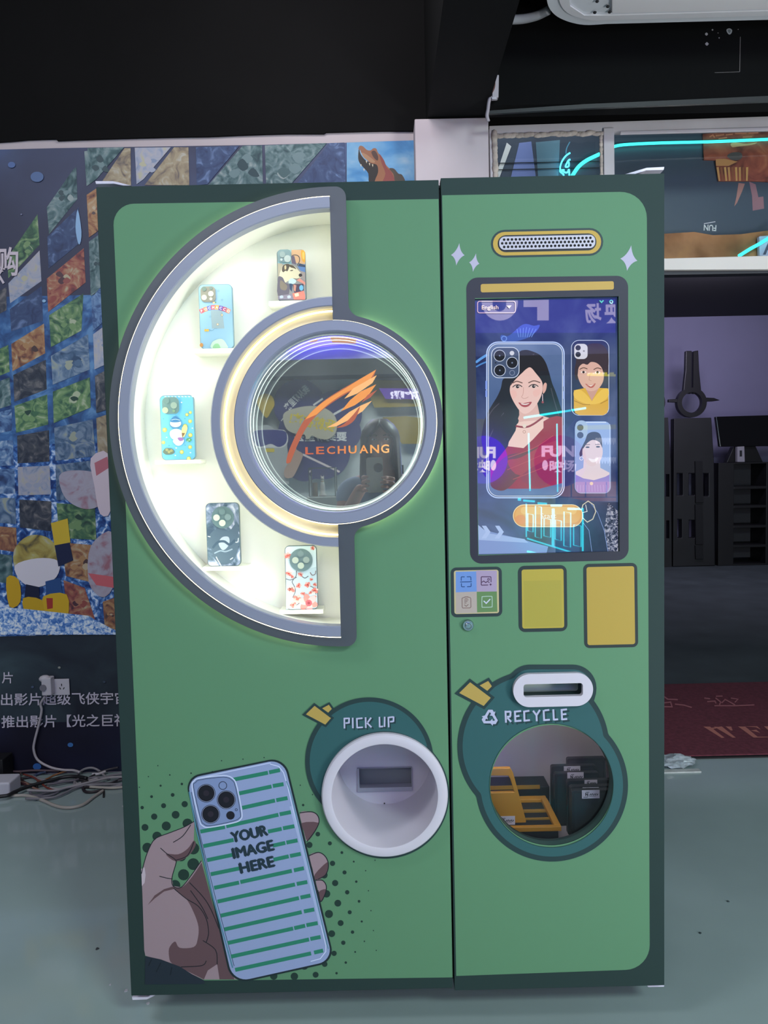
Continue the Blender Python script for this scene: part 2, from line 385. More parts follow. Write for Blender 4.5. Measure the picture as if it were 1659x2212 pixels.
# ------------------------------------------------------------------ the vending machine
X0, X1, XA, XB = -0.6176, 0.6444, 0.1427, 0.1474
ZT, ZB, ZT2, ZB2 = 1.9680, 0.0996, 1.9714, 0.0940
VM = thing('vending_machine', 'tall green two-door phone case vending machine with glowing crescent display and touch screen', 'vending machine', (0.013, 0.35, 0.0))
darkgreen = mat('dark_green_panel', rgb=[v / LUM for v in lin('#253634')], rough=0.6, spec=0.2)
doorback = mat('door_inside', '#202426', rough=0.6)
white = mat('white_plastic', '#c6c1cc', rough=0.35, spec=0.4)
cab = MB()
cab.box(X0 + 0.004, X0 + 0.012, 0.031, 0.72, ZB, ZT).box(X1 - 0.012, X1 - 0.004, 0.031, 0.72, ZB, ZT)
cab.box(X0 + 0.012, X1 - 0.012, 0.712, 0.72, ZB, ZT).box(X0 + 0.012, X1 - 0.012, 0.031, 0.712, ZT - 0.008, ZT).box(X0 + 0.012, X1 - 0.012, 0.031, 0.712, ZB, ZB + 0.008)
cab.box(0.135, 0.155, 0.033, 0.712, ZB + 0.008, ZT - 0.008)
cab.build('cabinet', mat('cabinet_steel', '#3a4a48', rough=0.45), VM, bevel=0.002)
wsteel = mat('white_steel', '#d3cede', rough=0.4)
for pts, y in (([(205.5, 391), (243, 391), (254, 393), (284, 401), (266, 401), (246, 397), (207, 397.5)], 0.05),
            ([(1350, 376), (1397, 362), (1435.5, 360), (1434, 367), (1396, 368), (1372, 376)], 0.05),
            ([(285, 2154), (319, 2153), (327, 2149), (340, 2147), (330, 2153), (317, 2159), (286, 2160)], 0.02),
            ([(1395, 2125), (1435, 2124), (1435, 2131.5), (1400, 2132.5)], 0.02)):
    quadslab('corner_bracket', pts, y, y + 0.06, wsteel, VM, bevel=0.001)
for x in (X0 + 0.06, X1 - 0.06):
    for y in (0.27, 0.64):
        MB().cyl((x, y, 0), (0, 0, 1), 0.028, 0.012).cyl((x, y, 0.012), (0, 0, 1), 0.008, ZB - 0.008).build('levelling_foot', mat('foot_steel', '#4a4d50', rough=0.4, metal=0.6), VM, smooth='auto')
# --- geometry of the round display, in metres from the centre of the mirror
PC = P(726, 915); K = 1.0 / S(726, 915); CX, CZ = PC.x, PC.z
D1 = P(732, 910); OX, OZ = D1.x, D1.z                     # centre of the big arc
R0, RL, RN, RI2, RI1, RW, RG = [r * K for r in (487, 469, 441, 265, 245, 216, 190)]
def arcpts(cx, cz, r, a0, a1, n=64): return [(cx + r * math.cos(a0 + (a1 - a0) * i / n), cz + r * math.sin(a0 + (a1 - a0) * i / n)) for i in range(n + 1)]
def ang(u, r): return math.acos(max(-1, min(1, (CX + u - OX) / r)))
def bigarc(r, u=0.0, n=90):                               # left arc of the big circle, from top to bottom, where x < CX + u
    a = ang(u, r); return arcpts(OX, OZ, r, a, 2 * PI - a, n)
UB, RF, RFL = 34 * K, 28 * K, 229 * K
vf = math.sqrt((RFL + RF) ** 2 - (UB + RF) ** 2); fa = math.atan2(vf, UB + RF)
rc = 22 * K
top = OZ + math.sqrt(R0 ** 2 - (CX + UB - rc - OX) ** 2); bot = 2 * OZ - top
outline = bigarc(R0, UB - rc)
outline += arcpts(CX + UB - rc, bot + rc, rc, 1.5 * PI, 2 * PI, 8)
outline += arcpts(CX + UB + RF, CZ - vf, RF, PI, PI - fa, 10)
outline += arcpts(CX, CZ, RFL, -fa, fa, 60)
outline += arcpts(CX + UB + RF, CZ + vf, RF, PI + fa, PI, 10)
outline += arcpts(CX + UB - rc, top - rc, rc, 0, PI / 2, 8)
def hole_shape(rbig, rs): return bigarc(rbig) + arcpts(CX, CZ, rs, -PI / 2, PI / 2, 60)
# --- doors with their cut-outs
PU = P(831, 1713.5); SPU = S(831, 1713.5); RPU = 113 / SPU
RB = P(1191.5, 1696.6); RRB = 133 / S(1191.5, 1696.6)
SL = P(1192, 1487); SS = S(1192, 1487)
SCR = [P(1026, 644.5), P(1337, 640.5), P(1338, 1191), P(1033.5, 1199.5)]
SX0, SX1 = (SCR[0].x + SCR[3].x) / 2, (SCR[1].x + SCR[2].x) / 2
SZ1, SZ0 = (SCR[0].z + SCR[1].z) / 2, (SCR[2].z + SCR[3].z) / 2
LD = MB().prism([(X0, ZB), (XA, ZB), (XA, ZT), (X0, ZT)], [hole_shape(RL, RW), circ(PU.x, PU.z, RPU + 0.004)], 0.0, 0.03).build('door', darkgreen, VM, bevel=0.0015)
LD['label'] = 'wide left door with display and pick-up opening'
RD = MB().prism([(XB, ZB2), (X1, ZB2), (X1, ZT2), (XB, ZT2)], [circ(RB.x, RB.z, RRB), rrect(SL.x, SL.z, 128 / SS, 30 / SS, 6 / SS),
     [(SX0, SZ0), (SX1, SZ0), (SX1, SZ1), (SX0, SZ1)]], 0.0, 0.03).build('door', darkgreen, VM, bevel=0.0015)
RD['label'] = 'narrow right door with touch screen and recycling hole'
# --- raised surround of the display with its light lines
satin = mat('surround_satin', '#4a4f56', rough=0.38, spec=0.5)
satin_l = mat('bezel_satin', '#858a9d', rough=0.34, spec=0.5)
warm = '#fff3c8'
sur = MB().prism(outline, [hole_shape(RL - 1.5 * K, RW + 0.5 * K)], -0.024, -0.014).build('display_surround', satin, VM, bevel=0.004, seg=3)
def strip(name, prof, cx, cz, a0, a1, e, col=warm, n=120):
    return MB().lathe(cx, cz, prof, a0, a1, n).build(name, glow(col, e), sur)
aL = ang(0, RL)
strip('light_strip', [(RL - 4.2 * K, -0.0245), (RL - 1.2 * K, -0.0245)], OX, OZ, aL, 2 * PI - aL, 5.5)
strip('light_strip', [(RW - 2.6 * K, -0.0245), (RW + 0.4 * K, -0.0245)], CX, CZ, -PI / 2, PI / 2, 4.0)
# light strips tucked behind the edge of the surround, washing the green panel
strip('back_light', [(R0 - 12 * K, -0.0138), (R0 - 5 * K, -0.0138)], OX, OZ, PI * 0.54, PI * 1.46, 13, '#fff0c8')
strip('back_light', [(RFL - 9 * K, -0.0138), (RFL - 3 * K, -0.0138)], CX, CZ, -fa, fa, 12, '#fff0c8')
bz = MB()
bz.lathe(OX, OZ, [(RL - 4 * K, -0.006), (RL - 4 * K, -0.030), (RL - 6 * K, -0.032), (RN + 2 * K, -0.032), (RN, -0.030), (RN, -0.004)], aL, 2 * PI - aL, 140, closed=True)
bz.build('outer_bezel', satin_l, VM, smooth='auto')
MB().lathe(CX, CZ, [(RI2, 0.0), (RI2, -0.027), (RI2 - 2 * K, -0.029), (RI1 + 2 * K, -0.029), (RI1, -0.027), (RI1, 0.0)], PI / 2, 1.5 * PI, 100, closed=True).build('inner_bezel', satin_l, VM, smooth='auto')
# warm channel between the inner bezel and the mirror
ch = MB().lathe(CX, CZ, [(RI1 + 1 * K, -0.004), (RI1 + 1 * K, 0.022), (RW - 1 * K, 0.022), (RW - 1 * K, -0.01)], PI / 2, 1.5 * PI, 100).build('light_channel', mat('channel_white', '#e6e0cc', rough=0.6), VM, smooth='auto')
for r in (RI1 - 3.0 * K, RW + 2.5 * K):
    MB().lathe(CX, CZ, [(r - 2 * K, 0.012), (r + 2 * K, 0.012)], PI / 2, 1.5 * PI, 100).build('light_strip', glow('#fff0c0', 4.2), ch)
# --- the white niche
NY = 0.105
nw = mat('niche_white', '#e4e4dc', rough=0.7)
RNW, RIW = RN + 9 * K, RI2 - 9 * K
nb = MB()
aN = ang(0, RNW)
nb.lathe(OX, OZ, [(RNW, -0.003), (RNW, NY)], aN, 2 * PI - aN, 120).lathe(CX, CZ, [(RIW, -0.003), (RIW, NY)], PI / 2, 1.5 * PI, 100)
_o, _i = bigarc(RNW, 0.0, 90), arcpts(CX, CZ, RIW, PI / 2, 1.5 * PI, 90)
nb.add([(p[0], NY, p[1]) for p in _o] + [(p[0], NY, p[1]) for p in _i], [(k, k + 1, 92 + k, 91 + k) for k in range(90)])
for zz in ((CZ + RIW, bigarc(RNW)[0][1]), (bigarc(RNW)[-1][1], CZ - RIW)): nb.box(CX, CX + 0.003, -0.003, NY, zz[0], zz[1])
niche = nb.build('display_niche', nw, VM, smooth='auto')
cool = '#fbffe4'
MB().lathe(OX, OZ, [(RNW - 0.001, 0.002), (RNW - 0.001, 0.012)], aN + 0.02, 2 * PI - aN - 0.02, 120).build('light_strip', glow(cool, 25), niche)
MB().lathe(CX, CZ, [(RIW + 0.001, 0.002), (RIW + 0.001, 0.012)], PI / 2 + 0.02, 1.5 * PI - 0.02, 90).build('light_strip', glow(cool, 21), niche)
SHELVES = []
for x0, x1, y, yy in ((580, 664, 649.5, 659.5), (418, 514, 752.5, 762.5), (334, 433, 993.5, 1002), (437, 534, 1224, 1232.5), (603, 698, 1318, 1326.5)):
    f = 0.048; a, b = P(x0, y + 0.4, f), P(x1, y + 0.4, f); h = (yy - y) / S(x0, y, f); z = (P((x0 + x1) / 2, y, f)).z
    MB().box(a.x, b.x, f, NY - 0.001, z - h, z).build('display_shelf', nw, VM, bevel=0.0008); SHELVES.append(z)
# --- mirror window
mw = MB()
mw.lathe(CX, CZ, [(RW - 1 * K, 0.0), (RW - 1 * K, -0.030), (RW - 3 * K, -0.032), (RG + 4 * K, -0.032), (RG + 1 * K, -0.028), (RG, -0.012), (RG, 0.215)], 0, 2 * PI, 160)
MWB = mw.build('window_bezel', satin_l, VM, smooth='auto')
MWB['label'] = 'wide grey ring around the round mirror window'
gm = bpy.data.materials.new('half_mirror'); gm.use_nodes = True; nt = gm.node_tree; nt.nodes.remove(nt.nodes['Principled BSDF'])
ta = nt.nodes.new('ShaderNodeBsdfTransparent'); ta.inputs[0].default_value = (0.75, 0.8, 0.8, 1)
ga = nt.nodes.new('ShaderNodeBsdfGlossy'); ga.inputs[0].default_value = (0.88, 0.93, 0.93, 1); ga.inputs['Roughness'].default_value = 0.012
mx = nt.nodes.new('ShaderNodeMixShader'); mx.inputs[0].default_value = 0.68
nt.links.new(ta.outputs[0], mx.inputs[1]); nt.links.new(ga.outputs[0], mx.inputs[2]); du = nt.nodes.new('ShaderNodeBsdfDiffuse'); du.inputs[0].default_value = (0.85, 0.9, 0.9, 1)      # milky haze put into the glass to lift its dark reflections
dn = nt.nodes.new('ShaderNodeTexNoise'); dn.inputs['Scale'].default_value = 6; dn.inputs['Detail'].default_value = 6; tcd = nt.nodes.new('ShaderNodeTexCoord'); nt.links.new(tcd.outputs['Object'], dn.inputs['Vector'])
dr = nt.nodes.new('ShaderNodeMapRange'); dr.inputs['From Min'].default_value = 0.3; dr.inputs['From Max'].default_value = 0.75; dr.inputs['To Min'].default_value = 0.05; dr.inputs['To Max'].default_value = 0.13; nt.links.new(dn.outputs['Fac'], dr.inputs['Value'])
m2 = nt.nodes.new('ShaderNodeMixShader'); nt.links.new(dr.outputs[0], m2.inputs[0]); nt.links.new(mx.outputs[0], m2.inputs[1]); nt.links.new(du.outputs[0], m2.inputs[2])
nt.links.new(m2.outputs[0], nt.nodes['Material Output'].inputs[0])
GLS = MB().disc(CX, CZ, RG - 0.0006, -0.004, 128).build('mirror_glass', gm, VM)
GLS['label'] = 'round half-mirrored glass with an orange comet logo'
bk = MB().disc(CX, CZ, RG - 0.0006, 0.214, 96).build('window_backing', mat('backing_black', '#15181a', rough=0.5), VM)
for r, y, e in ((187, 0.012, 5.5), (187.5, 0.055, 4.5), (188, 0.105, 3.0), (188, 0.185, 1.8)):  # deeper rings imitate repeated mirror reflections of the first
    MB().lathe(CX, CZ, [(r * K + 0.0012 * math.cos(t), y + 0.0012 * math.sin(t)) for t in [i * PI / 4 for i in range(8)]], 0, 2 * PI, 120, closed=True).build('light_and_echo_ring', glow('#f0fff4', e), bk, smooth=True)
# --- pick-up opening: ring, tube, back disc with its flap slot
SP = SPU; RO = 135.5 / SP
pk = MB().lathe(PU.x, PU.z, [(RO, 0.0), (RO, -0.012), (RO - 0.003, -0.016), (RO - 0.008, -0.0175), (RPU + 0.004, -0.0175), (RPU + 0.001, -0.0165), (RPU, -0.014), (RPU, 0.207)], 0, 2 * PI, 128).build('pick_up_ring', white, VM, smooth='auto')
a, b = P(771, 1658.5, 0.206), P(891, 1706.6, 0.206)
tray = MB().prism(circ(PU.x, PU.z, RPU, 96), [[(a.x, b.z), (b.x, b.z), (b.x, a.z), (a.x, a.z)]], 0.206, 0.210).build('pick_up_back', white, VM)
sb = MB(); e = 0.006
sb.prism([(a.x, b.z), (b.x, b.z), (b.x, a.z), (a.x, a.z)], [[(a.x + e, b.z + 0.011), (b.x - 0.002, b.z + 0.011), (b.x - 0.002, a.z - 0.001), (a.x + e, a.z - 0.001)]], 0.200, 0.225)
sb.build('slot_frame', mat('slot_grey', '#9b9ca8', rough=0.4), tray, bevel=0.001)
MB().box(a.x + e, b.x, 0.226, 0.23, b.z, a.z).build('flap', mat('flap_grey', '#6d7076', rough=0.35), tray)
MB().ball(P(830.5, 1735.5, 0.205), 0.002, n=8).build('screw_hole', mat('hole_dark', '#303030', rough=0.7), tray)
# --- recycling chute: slot ring and bin chamber
rr_ = rrect(SL.x, SL.z, 171 / SS, 72 / SS, 35.9 / SS, 14)
MB().prism(rr_, [rrect(SL.x, SL.z, 127 / SS, 28 / SS, 6 / SS)], -0.014, 0.0).build('slot_ring', white, VM, bevel=0.003, seg=3)
w2, h2 = 66 / SS, 17 / SS
cs = MB().box(SL.x - w2, SL.x + w2, 0.031, 0.12, SL.z - h2 - 0.03, SL.z - h2).box(SL.x - w2, SL.x + w2, 0.031, 0.12, SL.z + h2, SL.z + h2 + 0.004).box(SL.x - w2, SL.x + w2, 0.046, 0.05, SL.z - h2, SL.z + h2)
cs.box(SL.x - w2 - 0.004, SL.x - w2, 0.031, 0.1, SL.z - h2, SL.z + h2).box(SL.x + w2, SL.x + w2 + 0.004, 0.031, 0.1, SL.z - h2, SL.z + h2)
cs.build('chute', mat('chute_grey', '#c4d0c6', rough=0.6), VM)
BZ0, BZ1, BX0, BX1, BY = RB.z - 0.205, RB.z + 0.20, RB.x - 0.2, X1 - 0.02, 0.40
ch_ = MB().box(BX0, BX1, BY, BY + 0.006, BZ0, BZ1).box(BX0 - 0.006, BX0, 0.031, BY, BZ0, BZ1).box(BX1, BX1 + 0.006, 0.031, BY, BZ0, BZ1).box(BX0, BX1, 0.031, BY, BZ0 - 0.006, BZ0).box(BX0, BX1, 0.2, BY, BZ1, BZ1 + 0.006)
ch_.build('bin_chamber', mat('chamber_white', '#c9c2c6', rough=0.6), VM)
bl = area('bin_fill', (RB.x - 0.06, 0.06, RB.z + 0.185), 0.2, 0.55, (1.0, 0.95, 1.0), (RB.x - 0.02, 0.36, RB.z - 0.02), 0.03)  # light added inside the chamber to brighten its back wall
gp = bpy.data.materials.new('clear_cover'); gp.use_nodes = True; gp.node_tree.nodes.remove(gp.node_tree.nodes['Principled BSDF']); glassmix(gp.node_tree, 0.03, (0.93, 0.94, 0.95))
MB().disc(RB.x, RB.z, RRB, 0.02, 96).build('window_pane', gp, RD)
MB().lathe(RB.x, RB.z, [(RRB - 0.0005, 0.001), (RRB - 0.0005, 0.03)], 0, 2 * PI, 96).build('hole_edge', mat('hole_edge', '#2e4a46', rough=0.5), RD, smooth=True)
# --- speaker grille
G = P(1181.5, 524.5); SG = S(1181.5, 524.5)
hs = []
for r in range(3):
    n = 25 - (r == 1) * 0
    for i in range(n):
        u = (-12 + i + (0.5 if r == 1 else 0)) * 8.45
        if abs(u) < 100 - (3 if r != 1 else 0): hs.append(circ(G.x + (u + (1.5 - r) * 0) / SG, G.z + (1 - r) * 7.7 / SG, 2.9 / SG, 10))
MB().prism(rrect(G.x, G.z, 207 / SG, 28 / SG, 12 / SG, 8), hs, -0.0032, -0.0022).build('speaker_grille', mat('grille_white', '#b4b1be', rough=0.4), RD)
MB().prism(rrect(G.x, G.z, 205 / SG, 26 / SG, 11 / SG, 8), [], -0.0020, -0.0018).build('speaker_cloth', mat('grille_black', '#0d0e10', rough=0.8), RD)
# --- lock
LK = P(1010.7, 1350); SLK = S(1010.7, 1350); chrome = mat('chrome', '#b9c4c8', rough=0.22, metal=1.0)
lk = MB().lathe(LK.x, LK.z, [(12.6 / SLK, 0), (12.6 / SLK, -0.004), (11 / SLK, -0.007), (8 / SLK, -0.007), (7.4 / SLK, -0.005), (0.0001, -0.005)], 0, 2 * PI, 40).build('cam_lock', chrome, RD, smooth='auto')
MB().lathe(LK.x, LK.z, [(6 / SLK, -0.005), (6 / SLK, -0.008), (5 / SLK, -0.009), (0.0001, -0.009)], 0, 2 * PI, 30).box(LK.x - 0.0012, LK.x + 0.0012, -0.0098, -0.0085, LK.z - 0.004, LK.z + 0.004).build('keyway', chrome, lk, smooth='auto')
# ------------------------------------------------------------------ printing on the doors
def fit(A, t, x0, y0, x1, y1, h, c, bold=0.03, flip=False, up=1, cap=0.7):
    """writes t from x0, y0 to x1, y1 along the baseline"""
    vs, fs = glyphs(t, bold); xs = [v[0] for v in vs]; lo, hi = min(xs), max(xs)
    l = math.hypot(x1 - x0, y1 - y0); k = h / cap; w = l / ((hi - lo) * k)
    A.L += up; ca, sa = (x1 - x0) / l, (y1 - y0) / l; f = -1 if x1 < x0 and not flip else 1     # right to left: mirrored
    A.put([(x0 + (u - lo) * k * w * ca + f * v * k * sa, y0 + (u - lo) * k * w * sa - f * v * k * ca) for u, v in vs], fs, c)
def star4(A, pts, c, q=0.38):                            # four-pointed sparkle: top, right, bottom, left
    cx = sum(p[0] for p in pts) / 4; cy = sum(p[1] for p in pts) / 4; o = []
    for i in range(4):
        a, b = pts[i], pts[(i + 1) % 4]; m = (cx + ((a[0] + b[0]) / 2 - cx) * q * 1.35, cy + ((a[1] + b[1]) / 2 - cy) * q * 1.35)
        for k in range(6):
            t = k / 6; o.append(((1 - t) ** 2 * a[0] + 2 * t * (1 - t) * m[0] + t * t * b[0], (1 - t) ** 2 * a[1] + 2 * t * (1 - t) * m[1] + t * t * b[1]))
    A.poly(o, c)
def panel(name, pts, holes, m, parent, y0=-0.0004):
    o = [(P(a, b).x, P(a, b).z) for a, b in pts]
    return MB().prism(o, holes, y0, 0.0).build(name, m, parent)
GREEN = mat('green_panel', rgb=[v / LUM for v in lin('#567f60')], rough=0.6, spec=0.2)
panel('green_panel', rpoly([(947.4, 430), (977.5, 2111), (570, 2116.5), (316, 2119), (243.5, 440.8)], [0, 0, 0, 0, 46]),
      [hole_shape(RL - 5 * K, RW), circ(PU.x, PU.z, RPU + 0.004)], GREEN, LD)
panel('green_panel', rpoly([(955, 422), (1397, 413.5), (1403.5, 2093), (985.5, 2108)], [0, 58, 52, 0]),
      [circ(RB.x, RB.z, RRB), rrect(SL.x, SL.z, 128 / SS, 30 / SS, 6 / SS), [(SX0, SZ0), (SX1, SZ0), (SX1, SZ1), (SX0, SZ1)]], GREEN, RD)
DK, TEAL, YEL, LET, SHA = '#26393a', '#2f5557', '#a88f4c', '#a9abc4', '#22383c'
# --- the hand holding a phone
H = Art(-0.0006, 270, 1600, 2.9625)
H.L += 1
for x, y, r in ((210,160,4),(150,230,4),(287,219,5),(423,208,5),(560,200,6),(618,128,4),(755,118,4),(890,108,4),(92,298,4),(228,288,7),(364,277,8),(170,358,9),(305,347,12),(110,428,11),(247,416,16),(382,406,20),(187,486,20),(324,474,25),(128,555,22),(264,546,29),(400,530,32),(205,612,30),(143,685,32),(437,690,38),(360,740,32),(437,790,38),(375,858,36),(320,925,34),(1140,412,8),(1234,598,15),(1180,667,20),(1311,657,13),(1388,716,9),(1328,785,17),(1464,774,6),(1275,860,22),(1405,843,13),(1540,832,4),(1345,911,20),(1480,902,8),(1290,980,24),(1422,970,14),(1558,960,4),(1362,1040,22),(1498,1028,9),(1305,1109,26),(1438,1098,13),(1574,1088,4),(1380,1167,19),(1515,1157,7),(1323,1235,22),(1456,1225,11),(1590,1215,4),(1397,1293,14),(1532,1284,5),(1338,1361,17),(1473,1352,6),(1278,1430,18),(1413,1420,8),(1220,1498,19),(1354,1488,8),(1084,1508,24),(952,1506,24),(1148,1440,26),(1122,285,4),(1200,345,4),(1600,765,4),(1608,1342,4)):
    H.circ(x, y, r, '#21352f', 16, up=0)
SK, SD, LN, SL_ = '#8f7b82', '#5b454a', '#1f2128', '#222b35'
H.poly([(445,515),(380,552),(290,588),(210,618),(175,650),(140,725),(115,810),(106,860),(112,1000),(123,1340),(130,1375),(300,1435),(500,1528),(720,1528),(600,1200),(520,900),(490,765),(425,860),(360,938),(308,930),(300,880),(322,800),(325,765),(400,735),(440,640)], SK)
H.poly(sm([(490,780),(430,870),(370,935),(310,945),(390,1010),(440,1100),(470,1190),(465,1270),(440,1320),(350,1325),(320,1285),(282,1330),(285,1400),(300,1425)], 4, False) + [(430,1490),(505,1528),(530,1470),(590,1430),(605,1528),(700,1528),(560,1040)], SD)
H.blob([(325,772),(262,725),(340,727),(400,692),(440,640),(452,670),(405,738)], SD, 4)
H.poly([(145,1052),(190,990),(250,950),(312,932),(330,945),(250,965),(190,1010)], SD)
H.poly([(104,820),(125,810),(132,860),(125,910),(108,930)], '#b3a4ae')
for l in ([(445,515),(380,552),(290,588),(210,618),(175,650),(140,725),(115,810),(106,850)], [(228,688),(270,725),(325,765),(322,800),(300,880),(308,930),(360,938),(425,860),(488,770)], [(222,868),(270,880),(303,885)],
          [(310,650),(370,610),(420,540)], [(325,765),(400,735),(440,650)], [(312,945),(390,1010),(470,1060),(520,1140),(535,1230),(520,1290)], [(415,910),(500,1000),(550,1080),(600,1200)], [(420,960),(490,1060),(530,1140)], [(500,1280),(580,1340),(590,1430)], [(360,1448),(490,1440),(520,1410)]):
    H.line(sm(l, 4, False), 5, LN)
H.poly([(130,1378),(230,1400),(350,1445),(430,1495),(508,1535),(508,1556),(127,1560)], SL_)
for l in ([(200,1480),(230,1420)], [(290,1500),(300,1450)], [(150,1440),(170,1400)]): H.line(l, 6, '#151c24')
for a, b in (([(1120,462),(1190,455),(1230,475),(1242,520),(1215,580),(1165,645),(1140,560)], [(1130,527),(1237,525),(1212,588),(1168,642),(1145,580)]), ([(1180,735),(1240,715),(1285,745),(1302,800),(1282,860),(1222,893),(1200,820)], [(1292,778),(1215,855),(1222,893),(1277,865),(1300,805)]), ([(1222,893),(1265,895),(1288,930),(1281,980),(1252,1030),(1235,960)], [(1286,950),(1240,968),(1250,1028),(1278,985)])):
    H.blob(a, SK, 4); H.blob(b, SD, 3); H.line(sm(a[:6], 4, False), 6, LN)
H.poly(rpoly([(383,233),(1023,102),(1344,1415),(682,1562)], [95, 105, 100, 115]), '#1d2a2e')
H.poly(rpoly([(394,244),(1013,115),(1330,1406),(692,1548)], [88, 98, 92, 106]), '#8794b8')
H.line([(412,330),(455,560),(560,990),(688,1450)], 9, '#4d7c90'); H.line([(425,330),(470,560),(575,990),(698,1440)], 4, '#33485c')
H.line([(930,150),(985,165),(1015,205),(1040,290),(1285,1310),(1285,1350),(1250,1395),(1190,1412)], 5, '#c3cbe4'); H.line([(1032,260),(1060,330),(1300,1330)], 5, '#4b7f88')
H.line([(470,240),(700,190),(930,142)], 6, '#b4bedb'); H.line([(1060,420),(1120,640),(1180,880),(1250,1180)], 16, '#9aa7c8', cap=False)
GS = '#2a765f'
H.L += 1
for row in ([(690,250,915,205),(922,203,992,188)], [(728,338,938,293),(946,290,1015,278)], [(750,430,960,383),(968,381,1040,367)], [(482,582,640,552),(648,548,982,474),(990,471,1062,457)], [(502,675,695,635),(915,582,1003,564),(1011,561,1084,547)], [(525,765,690,730),(945,672,1026,654),(1033,652,1104,638)], [(548,855,738,816),(950,762,1048,740),(1056,738,1125,724)], [(570,942,730,908),(738,905,1068,833),(1081,830,1145,816)], [(592,1030,1088,920),(1099,917,1167,904)], [(613,1120,1113,1007),(1123,1004,1187,991)], [(636,1208,1131,1097),(1145,1093,1211,1080)], [(657,1295,1076,1202),(1083,1200,1153,1184),(1161,1181,1233,1167)], [(678,1382,1178,1272),(1186,1269,1252,1256)], [(705,1467,1191,1361),(1210,1356,1268,1343)]):
    for a, b, c, d in row: H.line([(a, b), (c, d)], 25, GS, up=0)
H.blob([(432,300),(445,262),(480,245),(630,228),(690,248),(714,300),(745,460),(735,502),(690,522),(545,550),(500,540),(478,500)], '#7787ad', 4)
H.line(sm([(430,300),(443,258),(480,240),(630,223),(692,244),(718,300),(748,460),(738,505),(692,526),(545,554),(497,544),(474,500)], 4), 7, '#c0c8e0', closed=True)
H.line(sm([(440,300),(452,268),(484,250),(630,234),(685,253),(708,302),(738,462),(730,496),(686,516),(547,544),(506,534),(484,497)], 4), 3, '#2a3342', closed=True)
for x, y, r in ((520, 336, 53), (648, 378, 54), (548, 470, 54)):
    H.circ(x, y, r + 6, '#222736'); H.circ(x, y, r + 2, '#9aa3c0'); H.circ(x, y, r, '#1b1c24'); H.circ(x, y, r * 0.35, '#2a2630')
H.ring(626, 287, 25, 4, '#252b3a'); H.circ(675, 478, 27, '#1e1f28'); H.ring(712, 442, 7, 3, '#252b3a')
for t, a in (('YOUR', (688, 652, 915, 603)), ('IMAGE', (697, 754, 955, 699)), ('HERE', (743, 849, 958, 803))): 
    for dx, dy in ((-5.5, 1.2), (-2.5, 0.6), (2.5, -0.6), (5.5, -1.2), (0, 4), (0, -4)): fit(H, t, a[0] + dx, a[1] + dy, a[2] + dx, a[3] + dy, 66, '#22323c', 0.0, up=0.4)
# --- pick-up roundel
H.at(0, 0, 1)
def inside(shapes, x, y):
    for sh in shapes:
        if len(sh) == 3:
            if math.hypot(x - sh[0], y - sh[1]) < sh[2]: return True
        else:                                            # stadium x0, y0, x1, y1, r
            x0, y0, x1, y1, r = sh; cx = min(max(x, x0 + r), x1 - r); cy = min(max(y, y0 + r), y1 - r)
            if math.hypot(x - cx, y - cy) < r: return True
    return False
def union(cx, cy, rmax, shapes, n=200):                  # outline of the union, seen from a point inside it
    o = []
    for i in range(n):
        a = 2 * PI * i / n; lo = 0; k = rmax
        while k > 0 and not inside(shapes, cx + k * math.cos(a), cy + k * math.sin(a)): k -= rmax / 200
        lo, hi = k, k + rmax / 200
        for _ in range(12):
            m = (lo + hi) / 2
            if inside(shapes, cx + m * math.cos(a), cy + m * math.sin(a)): lo = m
            else: hi = m
        o.append((cx + lo * math.cos(a), cy + lo * math.sin(a)))
    return o
def minus(pts, cx, cy, r):                               # outline with a bite taken by a circle
    n = len(pts); out = [math.hypot(p[0] - cx, p[1] - cy) > r for p in pts]
    s0 = next(i for i in range(n) if out[i] and not out[i - 1]); run = []
    i = s0
    while out[i % n] and i < s0 + n: run.append(pts[i % n]); i += 1
    a, b = math.atan2(run[-1][1] - cy, run[-1][0] - cx), math.atan2(run[0][1] - cy, run[0][0] - cx)
    mid = (pts[(i + (n - len(run)) // 2) % n])
    best = None
    for d in ((b - a) % (2 * PI), (b - a) % (2 * PI) - 2 * PI):
        arc = [(cx + r * math.cos(a + d * k / 40), cy + r * math.sin(a + d * k / 40)) for k in range(41)]
        q = min(math.hypot(p[0] - sum(u[0] for u in pts) / n, p[1] - sum(u[1] for u in pts) / n) for p in arc)
        if best is None or q < best[0]: best = (q, arc)
    return run + best[1]
H.poly(union(815, 1680, 260, [(798, 1645, 138.5), (832.5, 1717, 137.8)]), DK, [circ(831, 1713.5, 117, 80)])
H.poly(minus(circ(798, 1645, 129, 120), 831, 1713.5, 134), TEAL)
def ribbons(A, k, dx, dy):
    f = lambda l: [(dx + a * k, dy + b * k) for a, b in l]
    y1, y2 = f([(108,275),(205,180),(388,318),(325,390)]), f([(290,208),(365,168),(398,215),(357,256)])
    A.poly(y2, DK); A.line(y2, 46 * k, DK, True); A.poly(y1, DK); A.line(y1, 50 * k, DK, True); A.poly(y1, YEL); A.poly(y2, YEL)
ribbons(H, 1 / 5.184, 640, 1490)
def strokes(A, ls, w, c, sh, dx, dy):
    A.L += 1
    for l in ls: A.line([(a + dx, b + dy) for a, b in l], w, sh, up=0.3, cap=2)
    A.L += 1
    for l in ls: A.line(l, w, c, up=0.3, cap=False)
H.at(640, 1490, 5.184)
